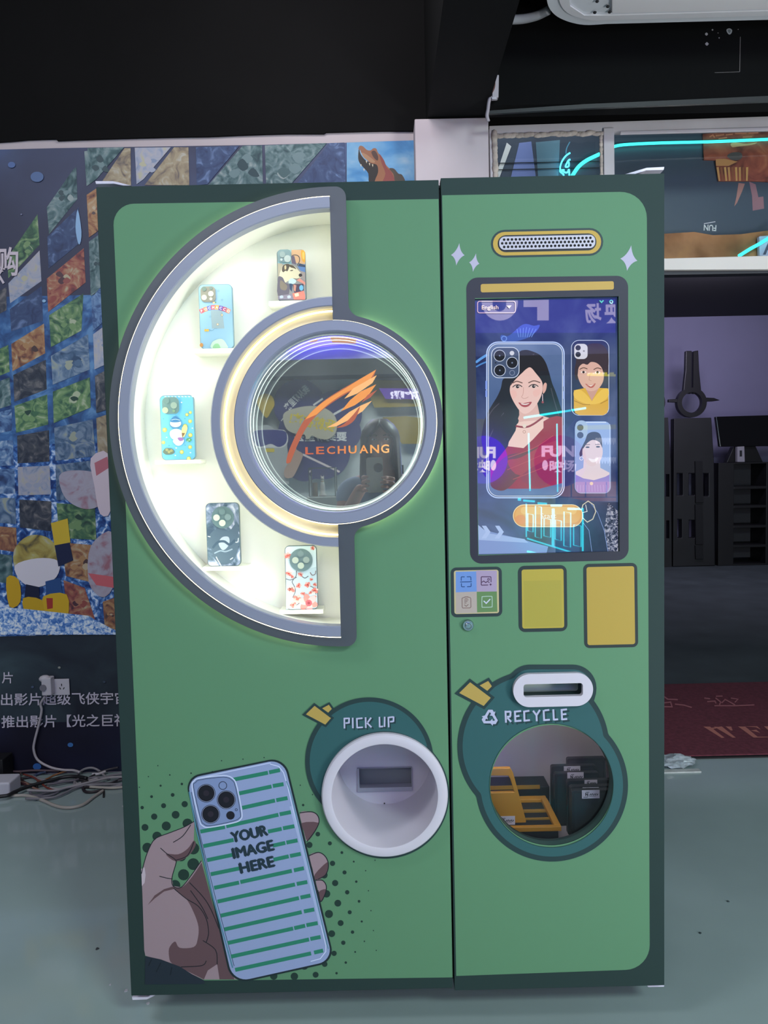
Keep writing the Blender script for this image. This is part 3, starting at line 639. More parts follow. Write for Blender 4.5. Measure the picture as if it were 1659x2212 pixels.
strokes(H, [[(538,314),(540,433)], [(540,322),(592,320)], [(592,314),(590,376)], [(590,370),(552,374)], [(632,313),(634,431)], [(678,316),(682,430)], [(684,324),(742,318)], [(684,424),(746,420)], [(776,308),(779,428)], [(838,312),(800,364)], [(792,370),(842,420)],
            [(931,303),(934,420)], [(934,414),(972,410)], [(990,302),(988,416)], [(1031,303),(1035,420)], [(1036,310),(1090,304)], [(1090,300),(1088,358)], [(1088,354),(1050,358)]], 18, LET, SHA, 17, 14)
H.build('printed_artwork', LD)
# --- right door
R_ = Art(-0.0006)
R_.at(940, 370, 3.2529)
star4(R_, [(170,505),(207,590),(148,662),(111,588)], '#a7a3b8'); star4(R_, [(287,576),(311,650),(265,707),(239,640)], '#a7a3b8'); star4(R_, [(1378,520),(1421,629),(1348,700),(1301,614)], '#a7a3b8')
R_.at(0, 0, 1)
R_.rr(1060.5, 494.5, 1303, 554.5, 29.5, DK); R_.rr(1065, 499, 1298.5, 550, 25, '#b1923f'); R_.rr(1075, 506, 1288.5, 543, 18, '#2b2d30')
R_.poly(rpoly([(1007, 599.8), (1356.8, 595.5), (1358, 1210), (1015.8, 1218)], 25), '#30303a', [[(1026, 644), (1337.5, 640), (1338.5, 1191), (1033, 1200)]])
R_.rr(1038.5, 610.5, 1326, 628.5, 4, '#b2934a')
R_.rr(1119.5, 1221.5, 1225, 1364.5, 14, '#2b3536'); R_.rr(1127.5, 1229.5, 1218, 1357, 5, '#a5953f'); R_.rr(1132, 1254, 1213, 1353.5, 2, '#9c903e')
R_.rr(1261, 1217, 1377.5, 1399, 12, '#2b3334'); R_.rr(1268, 1224, 1371, 1392.5, 5, '#a58c40')
R_.rr(974, 1225, 1084.5, 1332.5, 12, '#2d393b'); R_.rr(981, 1231.5, 1077.5, 1325.5, 5, '#b0a47c')
R_.at(980, 1210, 13.825)
R_.poly([(62, 345), (672, 333), (688, 940), (62, 962)], '#6585bd'); R_.poly([(672, 310), (1290, 312), (1290, 935), (688, 940)], '#9a8aa4')
R_.poly([(62, 962), (688, 945), (700, 1575), (70, 1585)], '#a3978f'); R_.poly([(688, 945), (1290, 935), (1305, 1540), (700, 1560)], '#5d7c50')
nv, pu, br, lg = '#27416f', '#4e3450', '#735a55', '#9db3a4'
for l in ([(225,605),(225,510),(240,500),(320,500)], [(400,498),(495,496),(512,510),(515,600)], [(230,700),(232,780),(250,795),(325,795)], [(410,793),(505,790),(520,775),(520,695)], [(205,652),(535,645)]): R_.line(l, 24, nv, cap=2)
for l in ([(1020,742),(840,748),(826,735),(824,510),(838,498),(1100,496),(1114,508),(1118,650)], [(826,670),(895,625),(960,670),(1010,632),(1060,665)]): R_.line(l, 26, pu)
R_.ring(1042, 573, 28, 20, pu); star4(R_, [(1102,680),(1152,725),(1104,778),(1055,728)], pu, 0.2)
for l in ([(325,1110),(270,1125),(250,1150),(256,1400),(275,1430),(490,1425),(515,1400),(512,1140),(490,1115),(440,1110),(420,1090),(350,1092),(325,1110)], [(335,1140),(420,1135)], [(318,1190),(440,1185)], [(318,1233),(412,1230)], [(318,1278),(380,1276)], [(325,1335),(375,1380),(435,1325)]): R_.line(l, 18, br)
R_.line(sm([(845,1120),(880,1088),(1110,1082),(1145,1115),(1148,1370),(1115,1402),(880,1408),(845,1375)], 3), 24, lg, True); R_.line([(905,1225),(972,1290),(1082,1172)], 34, '#b9bccb')
# recycling roundel
R_.at(940, 1400, 3.2529)
SLH = rrect(819, 284, 416, 96, 20); RH = circ(817, 965, 434, 90)
R_.poly(union(760, 830, 900, [(690, 690, 533), (820, 965, 535), (500, 116, 1134, 452, 166)]), DK, [SLH, RH])
R_.poly(union(760, 830, 900, [(690, 690, 497), (820, 965, 500), (534, 150, 1100, 418, 132)]), TEAL, [SLH, RH])
ribbons(R_, 3.2529 / 5.184 * 1.26, 940 * 0 + 84, 98)
ls = [[(494,440),(498,524)], [(498,448),(532,446)], [(530,446),(528,480)], [(505,482),(530,482)], [(508,490),(534,518)], [(560,440),(564,520)], [(564,446),(604,442)], [(564,480),(592,476)], [(564,513),(606,510)], [(625,440),(628,516)], [(630,445),(662,440)], [(630,510),(666,506)],
      [(688,440),(712,472)], [(736,434),(712,472)], [(712,470),(714,514)], [(762,436),(766,512)], [(768,438),(802,434)], [(768,506),(806,503)], [(830,430),(834,508)], [(836,503),(864,500)], [(888,428),(892,506)], [(892,434),(926,430)], [(892,466),(922,463)], [(892,501),(928,498)]]
strokes(R_, ls, 13, LET, SHA, 12, 12)
for dx, dy, c in ((10, 10, SHA), (0, 0, LET)):
    for k in range(3):
        a = 2 * PI * k / 3; ca, sa = math.cos(a), math.sin(a); f = lambda l: [(385 + dx + x * ca - y * sa, 490 + dy + x * sa + y * ca) for x, y in l]
        R_.poly(f([(-34, -20), (-12, -57), (18, -57), (28, -40), (38, -46), (30, -10), (-4, -18), (8, -26), (2, -38), (-4, -38), (-14, -18)]), c, up=0.4)
        R_.poly(f([(-36, -16), (-16, -50), (-6, -34), (-20, -8)]), c, up=0.4)
R_.poly(circ(817, 965, 437, 90), '#1c3634', [RH])
# the opening itself stays open
art = R_
o = art.build('printed_artwork', RD)
# ------------------------------------------------------------------ touch screen
sc = MB().box(SX0, SX1, 0.012, 0.028, SZ0, SZ1).build('touch_screen', mat('screen_body', '#101014', rough=0.4), RD)
A = Art(0.0115, 1010, 630, 4.8794, step=3e-5, ink=lcd)
blue = palette('screen_backdrop', ['#2c3a78', '#3f5390', '#5d72a8', '#7f93c4'], scale=4.0, contrast=0.2, emit=0.5, distort=1.5)
def EX(px, py): return ((px - 1010) * 4.8794, (py - 630) * 4.8794)
A.poly([EX(1026, 644.5), EX(1337, 640.5), EX(1338, 1191), EX(1033.5, 1199.5)], blue)
A.poly([EX(1030, 905), EX(1200, 905), EX(1200, 1198), EX(1033.5, 1199)], palette('screen_low', ['#4e4a52', '#5f6670', '#6d7fb0', '#8ea6dc'], scale=5, contrast=0.22, emit=0.6))
A.at(1010, 900, 4.8794)
A.poly([(110, 1180), (600, 1300), (850, 1370), (830, 1448), (118, 1458)], '#7f93c8'); A.poly([(110, 1140), (220, 1230), (600, 1290), (640, 1330), (118, 1300)], '#9db2de')
A.poly([(1170, 900), (1590, 900), (1595, 1425), (1180, 1432)], palette('screen_skirt', ['#26304c', '#344468', '#4a5c88', '#5c74a8'], scale=7, contrast=0.2, emit=0.55, distort=0.3))
A.poly([(1480, 905), (1590, 1000), (1595, 1425), (1480, 1428), (1440, 1200)], palette('screen_sequins', ['#2c3350', '#4c5474', '#9aa0c0', '#d8daec'], scale=160, contrast=0.14, emit=0.6, detail=2))
for l in ([(1290, 900), (1370, 1010), (1440, 1200), (1480, 1420)], [(1220, 1120), (1280, 1200), (1310, 1420)]): A.line(l, 5, '#7f95d0')
for x in (150, 290): A.poly([(x, 1150), (x + 45, 1150), (x + 92, 1215), (x + 45, 1285), (x - 5, 1285), (x + 42, 1215)], '#a9bce6')
# ornate blue chair behind the big phone
A.at(1010, 630, 4.8794)
A.blob([(345,490),(360,455),(420,470),(480,430),(560,360),(620,340),(700,360),(760,350),(740,400),(690,450),(600,500),(420,540),(370,525)], '#3f5ea6', 3)
for k in range(7): A.line([(540 + 22 * k, 480), (520 + 34 * k, 375 + abs(k - 3) * 6)], 6, '#6f95dc')
A.ring(385, 495, 26, 10, '#6f95dc'); A.line(sm([(95, 740), (150, 700), (200, 670)], 3, False), 26, '#5d9be0'); A.line(sm([(95, 790), (150, 760), (200, 740)], 3, False), 16, '#4a84c8')
# the big phone with a portrait
A.poly(rrect(600, 0, 800, 1560, 110, 8) and [(p[0], 780 + 0.92 * (1560 / 2 - 0) * 0 + p[1] + 555) for p in rrect(610, 0, 800, 1620, 110, 8)], palette('portrait_wall', ['#4a628e', '#5d78aa', '#7b94c4', '#93abd8'], scale=2.5, contrast=0.2, emit=0.7))
HR, SKN, RED = '#1e1c22', '#e6bfb6', '#96202c'
A.blob([(545,640),(600,615),(660,622),(760,665),(820,740),(860,850),(890,960),(930,1060),(970,1180),(1000,1290),(1000,1420),(820,1420),(440,1440),(420,1640),(240,1760),(150,1600),(165,1420),(200,1300),(260,1190),(310,1110),(350,1020),(370,930),(410,905),(470,880),(520,760)], HR, 5)
for l in ([(200,1350),(260,1250),(330,1180)], [(220,1560),(300,1400),(380,1280)], [(300,1640),(380,1500),(430,1360)], [(880,1020),(910,1140),(960,1300)], [(700,660),(640,690),(570,760)]): A.line(sm(l, 4, False), 9, '#4a464e')
A.poly([(540,1180),(545,1300),(510,1400),(420,1600),(600,1600),(830,1420),(860,1330),(760,1300),(735,1180),(740,1100)], '#d9aca2')
A.at(1010, 900, 4.8794)
A.poly([(470,-120),(540,40),(510,160),(425,316),(335,432),(240,562),(190,640),(140,560),(230,300),(290,60)], HR)
A.poly(sm([(505,150),(540,60),(740,40),(850,20),(870,60),(810,130),(720,220),(590,332),(425,312)], 3), '#e8c4b8')
A.poly([(425,312),(590,332),(690,240),(800,120),(800,50),(870,8),(940,-8),(1005,5),(1005,560),(1000,700),(760,760),(400,760),(242,690),(240,560),(330,430)], RED)
A.blob([(240,700),(300,520),(420,410),(560,380),(760,330),(600,560),(420,760),(300,770)], '#6d3a2c', 4); A.blob([(420,470),(560,430),(800,300),(960,260),(900,420),(560,620)], '#a03434', 4); A.blob([(560,640),(800,470),(990,420),(985,600),(760,740)], '#8c2434', 4)
for l in ([(430, 430), (700, 330), (900, 200)], [(420, 560), (680, 450), (940, 330)], [(480, 660), (740, 560), (960, 470)]): A.line(sm(l, 4, False), 7, '#b24a40')
A.line(sm([(515,100),(580,110),(640,105),(700,75),(750,40),(790,10)], 4, False), 20, '#8e2530'); A.circ(600, 98, 20, '#e0d0c0'); A.ring(598, 160, 14, 5, '#b08070')
A.at(1010, 630, 4.8794)
A.blob([(560,870),(620,815),(665,800),(720,860),(780,940),(792,1010),(775,1100),(720,1200),(660,1265),(600,1288),(545,1250),(480,1150),(447,1060),(455,980),(500,910)], SKN, 5)
A.blob([(560,870),(640,800),(690,800),(760,900),(800,960),(812,860),(740,720),(640,640),(560,690),(500,880),(452,990),(500,930)], HR, 4)
A.blob([(795,1000),(815,960),(835,975),(825,1040),(795,1075)], '#dba99c', 3); A.line([(790, 1080), (792, 1165)], 7, '#e4ccd2'); A.circ(792, 1165, 12, '#a04a50')
A.blob([(455,1050),(500,1040),(520,1090),(480,1130)], '#e7b7ae', 3); A.blob([(690,1050),(760,1030),(760,1080),(710,1110)], '#e7b7ae', 3)
for x, y, t in ((525, 1003, 0.02), (695, 1000, -0.05)):
    A.ell(x, y, 38, 15, '#dcc4bc', t); A.circ(x + 2, y - 1, 17, '#2c2022'); A.circ(x + 8, y - 6, 5, '#f0e8e8')
    A.line(sm([(x - 48, y + 2), (x - 20, y - 18), (x + 18, y - 20), (x + 48, y - 2)], 4, False), 9, '#2b1f22')
A.line(sm([(478, 962), (520, 945), (575, 962)], 4, False), 11, '#6d5248'); A.line(sm([(645, 960), (700, 940), (762, 958)], 4, False), 11, '#6d5248')
A.line(sm([(590, 1010), (585, 1080), (570, 1110), (600, 1128), (640, 1110)], 4, False), 6, '#c99a90')
A.blob([(536,1168),(580,1178),(608,1172),(676,1162),(648,1204),(606,1218),(566,1205)], '#a8444a', 4); A.blob([(560,1178),(604,1182),(652,1174),(630,1190),(602,1194),(576,1190)], '#e8dcd8', 3)
# phone outline, side keys and camera
def shift(l, dx=0, dy=0): return [(p[0] + dx, p[1] + dy) for p in l]
ol = [(p[0], p[1]) for p in rrect(610, 1352, 815, 1640, 120, 8)]
A.line(ol, 12, '#b8ccf4', True); A.line([(p[0], p[1]) for p in rrect(610, 1352, 780, 1605, 105, 8)], 6, '#e4eeff', True)
for a, b in ((940, 1030), (1040, 1110)): A.line([(197, a), (197, b)], 18, '#7f9ae8')
for a, b in ((770, 820), (885, 1000), (1050, 1130)): A.line([(1015, a), (1015, b)], 16, '#a8bcf0')
A.poly(rrect(398, 748, 290, 320, 75, 7), '#41506e'); A.line(rrect(398, 748, 290, 320, 75, 7), 7, '#d6e0f4', True)
for x, y in ((338, 675), (470, 750), (340, 830)):
    A.circ(x, y, 62, '#c8d2e8'); A.circ(x, y, 56, '#14161e'); A.circ(x, y, 8, '#7a88a8')
A.circ(468, 648, 24, '#cdd0dc'); A.ring(470, 856, 26, 5, '#8c98b4'); A.circ(296, 750, 8, '#20242e')
# second case: smiling face, yellow hood
A.poly(rrect(1292, 908, 395, 790, 80, 7), '#2c3656'); A.line(rrect(1292, 908, 395, 790, 80, 7), 6, '#c8d4ee', True)
A.blob([(1270,560),(1340,545),(1420,560),(1480,640),(1485,800),(1460,900),(1400,800),(1290,700),(1200,780),(1160,930),(1130,880),(1140,760),(1200,640)], '#3a2f36', 4)
A.poly([(1230,1010),(1220,1080),(1310,1160),(1390,1060),(1395,980)], '#c99a8c')
A.blob([(1200,740),(1290,690),(1380,740),(1430,840),(1430,940),(1380,1020),(1300,1050),(1220,1010),(1170,920),(1160,830)], '#d8ad9e', 5)
A.blob([(1158,880),(1172,800),(1215,760),(1262,770),(1300,742),(1360,752),(1412,800),(1446,880),(1472,780),(1440,640),(1340,570),(1220,590),(1146,700)], '#3a2f36', 4)
for x, y in ((1222, 848), (1370, 850)): A.ell(x, y, 30, 12, '#efe0d8'); A.circ(x, y, 13, '#2c2022'); A.line(sm([(x - 38, y - 30), (x, y - 46), (x + 38, y - 34)], 4, False), 9, '#5a4438')
A.blob([(1240,970),(1300,985),(1350,965),(1325,1008),(1285,1012)], '#b8605a', 3); A.poly([(1256, 978), (1300, 989), (1338, 974), (1300, 1000)], '#f2ebe4')
A.line([(1290, 870), (1280, 930), (1305, 940)], 5, '#b98c7c')
A.poly([(1120,1040),(1240,1015),(1310,1150),(1385,1015),(1485,1020),(1485,1230),(1470,1280),(1430,1303),(1180,1303),(1135,1280),(1120,1230)], '#d8a93a')
A.blob([(1125,1045),(1200,1040),(1300,1140),(1310,1185),(1240,1180),(1130,1120)], '#e8bf50', 3); A.blob([(1480,1025),(1410,1035),(1320,1140),(1310,1185),(1390,1175),(1480,1110)], '#e8bf50', 3)
A.line([(1125, 1150), (1220, 1190), (1290, 1190)], 7, '#a87c20'); A.line([(1480, 1140), (1400, 1180)], 7, '#a87c20')
A.poly(rrect(1195, 630, 140, 160, 45, 6), '#d2d2de'); A.circ(1165, 592, 28, '#2a2c3a'); A.circ(1165, 662, 28, '#2a2c3a'); A.circ(1226, 626, 10, '#8c8c96')
# third case: lilac blouse
A.at(1010, 900, 4.8794)
A.poly(rrect(1320, 430, 380, 760, 70, 7), '#8fa8d4'); A.line([(1150, 60), (1460, 60)], 6, '#e8f0ff'); A.line([(1500, 80), (1500, 520)], 5, '#c8d8f4')
A.poly(rrect(1200, 135, 130, 190, 60, 6), '#9fb6d0'); A.circ(1188, 115, 34, '#45506a'); A.circ(1188, 195, 34, '#45506a')
A.blob([(1240,250),(1270,180),(1340,160),(1400,190),(1420,300),(1380,260),(1300,230),(1250,300),(1200,420),(1180,380)], '#3d4250', 4)
A.poly([(1225,440),(1220,540),(1140,580),(1140,640),(1300,680),(1495,620),(1495,590),(1400,540),(1395,430)], '#dccdd4')
A.blob([(1250,260),(1330,210),(1400,270),(1425,370),(1400,460),(1330,520),(1260,500),(1215,420),(1215,330)], '#dcc8cc', 5)
A.blob([(1215,340),(1240,250),(1320,200),(1400,240),(1420,330),(1390,270),(1320,245),(1260,280)], '#3d4250', 3)
for x, y in ((1265, 322), (1375, 318)): A.ell(x, y, 22, 8, '#39404e'); A.line([(x - 30, y - 24), (x + 26, y - 28)], 7, '#6a5f66')
A.blob([(1275,440),(1330,450),(1380,430),(1350,475),(1305,478)], '#f0e8ec', 3); A.ring(1200, 440, 18, 6, '#e8e4f0')
A.poly([(1138,610),(1220,650),(1330,670),(1440,640),(1495,610),(1495,740),(1470,800),(1160,800),(1138,750)], '#8f86cc')
for k in range(11): A.line([(1160 + 30 * k, 720), (1158 + 31 * k, 790)], 5, '#a9a4e0', up=0 if k else 1)
A.circ(1306, 705, 18, '#d8c8c0')
# wrist watch, start button, menu
A.line([(1215,930),(1270,890),(1330,930),(1352,1000),(1320,1080),(1262,1112),(1205,1060),(1200,990)], 10, '#c9c3ae', True); A.line([(1215, 1010), (1260, 1000), (1245, 930)], 7, '#d8d8d8')
def cap(x0, y0, x1, y1, c): A.poly(rrect((x0 + x1) / 2, (y0 + y1) / 2, x1 - x0, y1 - y0, (y1 - y0) / 2 - 0.5, 10), c)
cap(478, 925, 1216, 1165, '#f0d9a0'); cap(485, 934, 1210, 1158, '#d88f2c'); cap(500, 946, 1196, 1120, '#e0a03c'); cap(560, 950, 1150, 1030, '#e8b458'); A.ell(560, 1085, 60, 50, '#dd8a34'); A.ell(840, 1100, 180, 40, '#e39a34')
fit(A, 'Start', 770, 1073, 935, 1069, 52, '#f4e6d0', 0.0)
A.at(1010, 630, 4.8794)
A.line(rrect(305, 162, 398, 122, 22, 5), 7, '#f2c8b8', True); fit(A, 'English', 150, 187, 326, 184, 42, '#f6d9a8', 0.012); A.poly([(412, 147), (464, 145), (438, 178)], '#f6e0c0')
A.poly([(1388, 95), (1400, 90), (1412, 105), (1425, 88), (1438, 95), (1412, 122)], '#58d8a0'); A.ring(1515, 106, 16, 8, '#58e8c8')
A.build('screen_image', sc)
# ------------------------------------------------------------------ logo on the mirror window
G_ = Art(-0.0042, 500, 680, 3.5298, step=4e-5, ink=lambda c: mat('logo_' + c[1:], c, rough=0.4, emit=0.25, ecol=c))
O1, O2, O3 = '#e08b40', '#e9a867', '#a8573a'
G_.poly(sm([(450,1125),(418,1128),(440,1030),(520,860),(590,760),(700,660),(820,580),(960,500),(1103,418)], 4, False) + sm([(1085,470),(1000,545),(880,600),(740,690),(640,775),(560,880),(500,1000)], 4, False), O3)
G_.poly(sm([(560,800),(620,730),(720,650),(860,565),(980,490),(1103,418)], 4, False) + sm([(1060,490),(980,545),(860,600),(740,680),(650,760)], 4, False), O1)
G_.poly([(1108,460),(1075,520),(960,600),(860,640),(930,560)], O2); G_.poly([(1104,530),(1040,620),(940,690),(835,735),(905,650),(985,585)], O1)
G_.poly([(1072,655),(1000,735),(900,800),(800,850),(725,860),(800,820),(900,740),(990,690)], O2); G_.poly([(1112,572),(1060,630),(990,670),(1040,610)], O3)
G_.poly(sm([(980,700),(940,800),(870,850),(800,860),(860,830),(930,760)], 3), O3)
for i, ch in enumerate('LECHUANG'):
    x0 = 563 + i * 82.5; col = ['#b85a3a', '#bf613a', '#c86c3c', '#d37a40', '#dd8846', '#e3924c', '#e89c56', '#ecaa66'][i]
    fit(G_, ch, x0, 1063 - i * 1.6, x0 + 62 + (6 if ch in 'AN' else 0), 1062 - i * 1.6, 54 + i * 1.2, col, 0.02)
G_.build('comet_logo', GLS)
# ------------------------------------------------------------------ phone cases in the niche
def nink(c): return ink(c, 1.0, 0.4)
CASES = []
def phone_case(x0, y0, x1, y1, rim, base, label, cam_mod, crop, draw, zi):
    f = 0.056; c = P((x0 + x1) / 2, (y0 + y1) / 2, f); w = (x1 - x0) / S(x0, y0, f); zb = SHELVES[zi]; zt = P((x0 + x1) / 2, y0, f).z; h = zt - zb
    r = thing('phone_case', label, 'phone case', (c.x, f + 0.005, zb), 'phone cases on display')
    cz = zb + h / 2; rad = w * 0.14
    MB().prism(rrect(c.x, cz, w, h, rad), [], f, f + 0.0095).build('shell', rim, r, bevel=0.0012)
    a = Art(f - 0.0002, *crop, step=3e-5, ink=nink)
    o = rrect(c.x, cz, w - 0.0028, h - 0.0028, rad - 0.0014)
    pn = MB().prism(o, [], f - 0.00015, f + 0.0005).build('printed_back', base, r)
    draw(a); a.build('artwork', pn) if a.v else None
    cam_mod(r, f); return r
def lens_mod(cx, cy, w, h, rad, lenses, body, bodyc='#6d7a78'):
    def go(r, f):
        c = P(cx, cy, f); s = S(cx, cy, f)
        b = MB().prism(rrect(c.x, c.z, w / s, h / s, rad / s, 8), [], f - 0.0032, f).build('camera_bump', mat('bump_' + bodyc[1:], rgb=lin(bodyc), rough=0.3), r, bevel=0.0007)
        for lx, ly, lr, lc in lenses:
            q = P(lx, ly, f); MB().cyl((q.x, f - 0.0031, q.z), (0, -1, 0), lr / s, 0.0016, 20).build('lens', mat('lens_' + lc[1:], rgb=lin(lc), rough=0.12), b, smooth='auto')
    return go
rimd = mat('rim_dark', rgb=lin('#55666c'), rough=0.4); rimb = mat('rim_blue', rgb=lin('#6f8fa0'), rough=0.4)
flat = lambda h: mat('case_' + h[1:], rgb=lin(h), rough=0.35)
# 1 husky dog
def d1(a):
    a.poly([(370, 300), (640, 270), (645, 560), (370, 560)], '#8fb4bb'); a.poly([(640,272),(880,275),(918,330),(915,560),(640,520)], '#c9a07c'); a.blob([(830,290),(900,300),(915,400),(910,520),(850,480)], '#d69a3c', 3); a.blob([(860,330),(895,330),(895,460),(865,440)], '#e3b45c', 3)
    a.line(sm([(660,480),(650,400),(720,375),(790,410),(800,500),(760,580)], 4, False), 16, '#4a4448'); a.poly([(640,390),(700,400),(740,570),(650,540)], '#6b5f70')
    a.poly([(370, 540), (460, 545), (470, 700), (370, 860)], '#a99f8c'); a.poly([(760,600),(915,560),(915,720),(830,700)], '#5f7fb2'); a.poly([(800,540),(915,580),(915,620),(770,600)], '#3f4a5e'); a.poly([(780,680),(915,720),(915,900),(840,820)], '#9c8f8c')
    a.blob([(470,580),(540,548),(620,560),(700,600),(760,660),(840,760),(835,820),(780,850),(690,850),(600,880),(500,930),(420,900),(400,780),(440,660)], '#d6cbb0', 4)
    a.blob([(470,590),(540,555),(610,570),(590,640),(560,700),(520,690),(480,720),(450,680)], '#5a5248', 3); a.blob([(600,570),(680,590),(740,660),(690,640),(620,620)], '#5a5040', 3); a.blob([(500,600),(530,580),(540,640),(510,670)], '#c8b48c', 3)
    a.ell(645, 685, 32, 10, '#4a4238', -0.15); a.ell(820, 778, 36, 34, '#3f3a3c'); a.line(sm([(820,820),(760,850),(680,840)], 3, False), 8, '#8a7a68')
    a.blob([(400,800),(470,830),(520,930),(600,960),(600,1100),(560,1180),(370,1190),(370,860)], '#6a6470', 3); a.blob([(420,880),(500,930),(560,1000),(520,1080),(420,1040)], '#84796c', 3)
    a.blob([(590,880),(650,840),(730,880),(720,930),(640,960),(590,940)], '#bcdce0', 3); a.poly([(600,940),(660,950),(650,1110),(610,1060)], '#3f4f68'); a.poly([(660,960),(880,950),(890,1080),(700,1130)], '#4f4252'); a.poly([(680,960),(740,980),(720,1110),(690,1080)], '#c08878'); a.ell(838, 1030, 40, 56, '#6aa8d0')
    a.poly([(740,880),(810,840),(915,920),(915,980),(860,940)], '#d0897c'); a.poly([(660,1140),(890,1090),(912,1180),(912,1265),(690,1265)], '#dc7a6e'); a.poly([(700,1150),(780,1130),(790,1190),(720,1210)], '#d8cfae')
    a.poly([(375,1190),(640,1150),(690,1262),(375,1265)], '#8a8292')
    for x in (410, 560): a.blob([(x, 1195), (x + 50, 1180), (x + 70, 1225), (x + 10, 1240)], '#b4bccb', 3)
phone_case(599, 539.5, 660.5, 649, rimd, flat('#8a8a88'), 'phone case printed with a husky dog, on the top shelf', lens_mod(614.5, 553.5, 29, 27, 8, [(610.5, 551, 6.5, '#6f8480'), (621.5, 560, 7.5, '#9aa6a0'), (608.5, 562, 2.6, '#a8b4b0')], None, '#6b8486'), (560, 510, 9.2167), d1, 0)
# 2 blue lettered case
def d2(a):
    a.poly([(700, 270), (790, 270), (800, 640), (720, 640)], '#93b6cc'); a.poly([(570,830),(830,830),(880,1240),(600,1240)], '#97a9b2')
    cols = ['#d8606c', '#e0885c', '#6470c0', '#d06070', '#e8a45c', '#6c58b0', '#b45078', '#e09880']
    for i, ch in enumerate('POCHACCO'):
        t = (i - 3.5) / 3.5; x, y = 668 + 295 * t, 768 + 78 * t * t - (0 if abs(t) > 0.3 else 4); an = 24 * t
        c_, s_ = math.cos(math.radians(an)), math.sin(math.radians(an))
        a.poly([(x + u * c_ - v * s_, y + u * s_ + v * c_) for u, v in ((-44, -50), (44, -50), (44, 50), (-44, 50))], cols[i], up=1)
        a.text(ch, x - 25 * c_ - 29 * s_, y - 25 * s_ + 29 * c_, 58, '#f6f0e6', 0.03, rot=an, wid=0.92)
    for x, y in ((745, 395), (825, 600), (560, 975)): a.ring(x, y, 18, 7, '#7f9cac', 14)
    for x, y in ((825, 937), (727, 1148)): a.circ(x, y, 26, '#b49a68', 14); a.circ(x, y, 15, '#f2ead2', 12)
    a.circ(640, 660, 26, '#e8c8a0', 14); a.ell(682, 655, 18, 14, '#6c9c6c')
    for x in (455, 505): a.ell(x, 1280, 26, 30, '#d8b054')
    a.line(sm([(530,1255),(600,1290),(660,1245),(720,1240)], 4, False), 6, '#5a82a0')
    a.blob([(590,1680),(600,1560),(680,1500),(780,1470),(860,1500),(930,1600),(940,1680)], '#bcd6c4', 4); a.blob([(620,1680),(660,1590),(740,1580),(780,1640),(780,1680)], '#94c498', 3); a.ell(365, 1610, 38, 46, '#c89058')
phone_case(430.5, 614, 503.5, 752.5, rimb, flat('#8fb6d0'), 'blue phone case lettered POCHACCO, on the second shelf from the top', lens_mod(450, 636, 32, 33, 9, [(442, 625, 5, '#76857f'), (456.5, 635.5, 5.8, '#dfe0cc'), (442, 643.5, 5.8, '#c4c6b4'), (456.5, 646.5, 3.2, '#cfd0bc'), (456.5, 623.5, 3.5, '#7c8a86')], None, '#88857a'), (400, 590, 10.369), d2, 1)
# 3 sky-blue fruit case
def d3(a):
    for k in range(9): a.poly([(420 + 85 * k - 20, 300), (470 + 85 * k - 20, 300), (490 + 85 * k - 20, 325), (445 + 85 * k - 20, 325)], '#e4f4ec', up=0 if k else 1)
    for x, y, s in ((1055, 930, 45), (415, 1150, 55), (385, 1465, 42), (1055, 1580, 45), (845, 1705, 48), (1020, 1870, 50), (1062, 1280, 50), (975, 765, 38), (1060, 710, 36), (930, 1060, 55)):
        a.circ(x, y, s * 1.12, '#6a8a50', 18); a.circ(x, y, s, '#d8d068', 18); a.circ(x - s * 0.2, y - s * 0.2, s * 0.5, '#ece69c', 14)
    for x, y in ((840, 458), (1112, 1105), (465, 1337), (705, 1602), (1065, 1722), (685, 1790)): a.ell(x, y, 20, 14, '#e8f8f4')
    for x, y in ((385, 868), (925, 865), (525, 1545), (930, 1532)): a.circ(x, y, 13, '#5a9cbc', 10)
    a.blob([(370,1690),(450,1610),(600,1625),(660,1700),(600,1760),(460,1770),(400,1740)], '#6c7a6a', 4)
    for x, y in ((470, 1650), (525, 1700), (585, 1670)): a.circ(x, y, 36, '#a09c70', 14)
    a.ell(1025, 1400, 72, 50, '#5ca078'); a.circ(1035, 1395, 14, '#d8ecd0'); a.circ(1000, 1430, 12, '#d8ecd0')
    # plain melon slices and a sun hat in the middle
    a.ell(690, 1000, 150, 110, '#5f92b8'); a.ell(690, 985, 140, 95, '#dfe9e0'); a.blob([(560,940),(600,850),(680,800),(760,850),(820,930),(690,960)], '#4f84b4', 4); a.line(sm([(590,900),(690,880),(800,905)], 4, False), 14, '#c4dce8')
    a.blob([(560,1180),(700,1120),(850,1180),(860,1330),(760,1400),(620,1380),(550,1290)], '#e4ece2', 5); a.blob([(620,1420),(780,1330),(900,1400),(840,1520),(720,1540)], '#dfe8e2', 4); a.blob([(740,1350),(850,1340),(890,1400),(800,1430)], '#a478b0', 3)
    a.blob([(850,1100),(930,1040),(990,1090),(960,1220),(900,1330),(850,1300)], '#d9cc94', 4); a.poly([(845,1225),(930,1230),(860,1340)], '#8a6a4c')
phone_case(347, 853.5, 420.5, 993.5, rimb, flat('#74c0e4'), 'sky blue phone case scattered with yellow fruit, on the leftmost shelf', lens_mod(369, 876, 36, 36, 10.5, [(360, 866, 6.8, '#78928f'), (376.5, 876, 7, '#9db0a4'), (358, 886.5, 6.6, '#b8c0a8'), (376.5, 888, 3, '#8aa88c')], None, '#74918f'), (320, 830, 11.643), d3, 2)
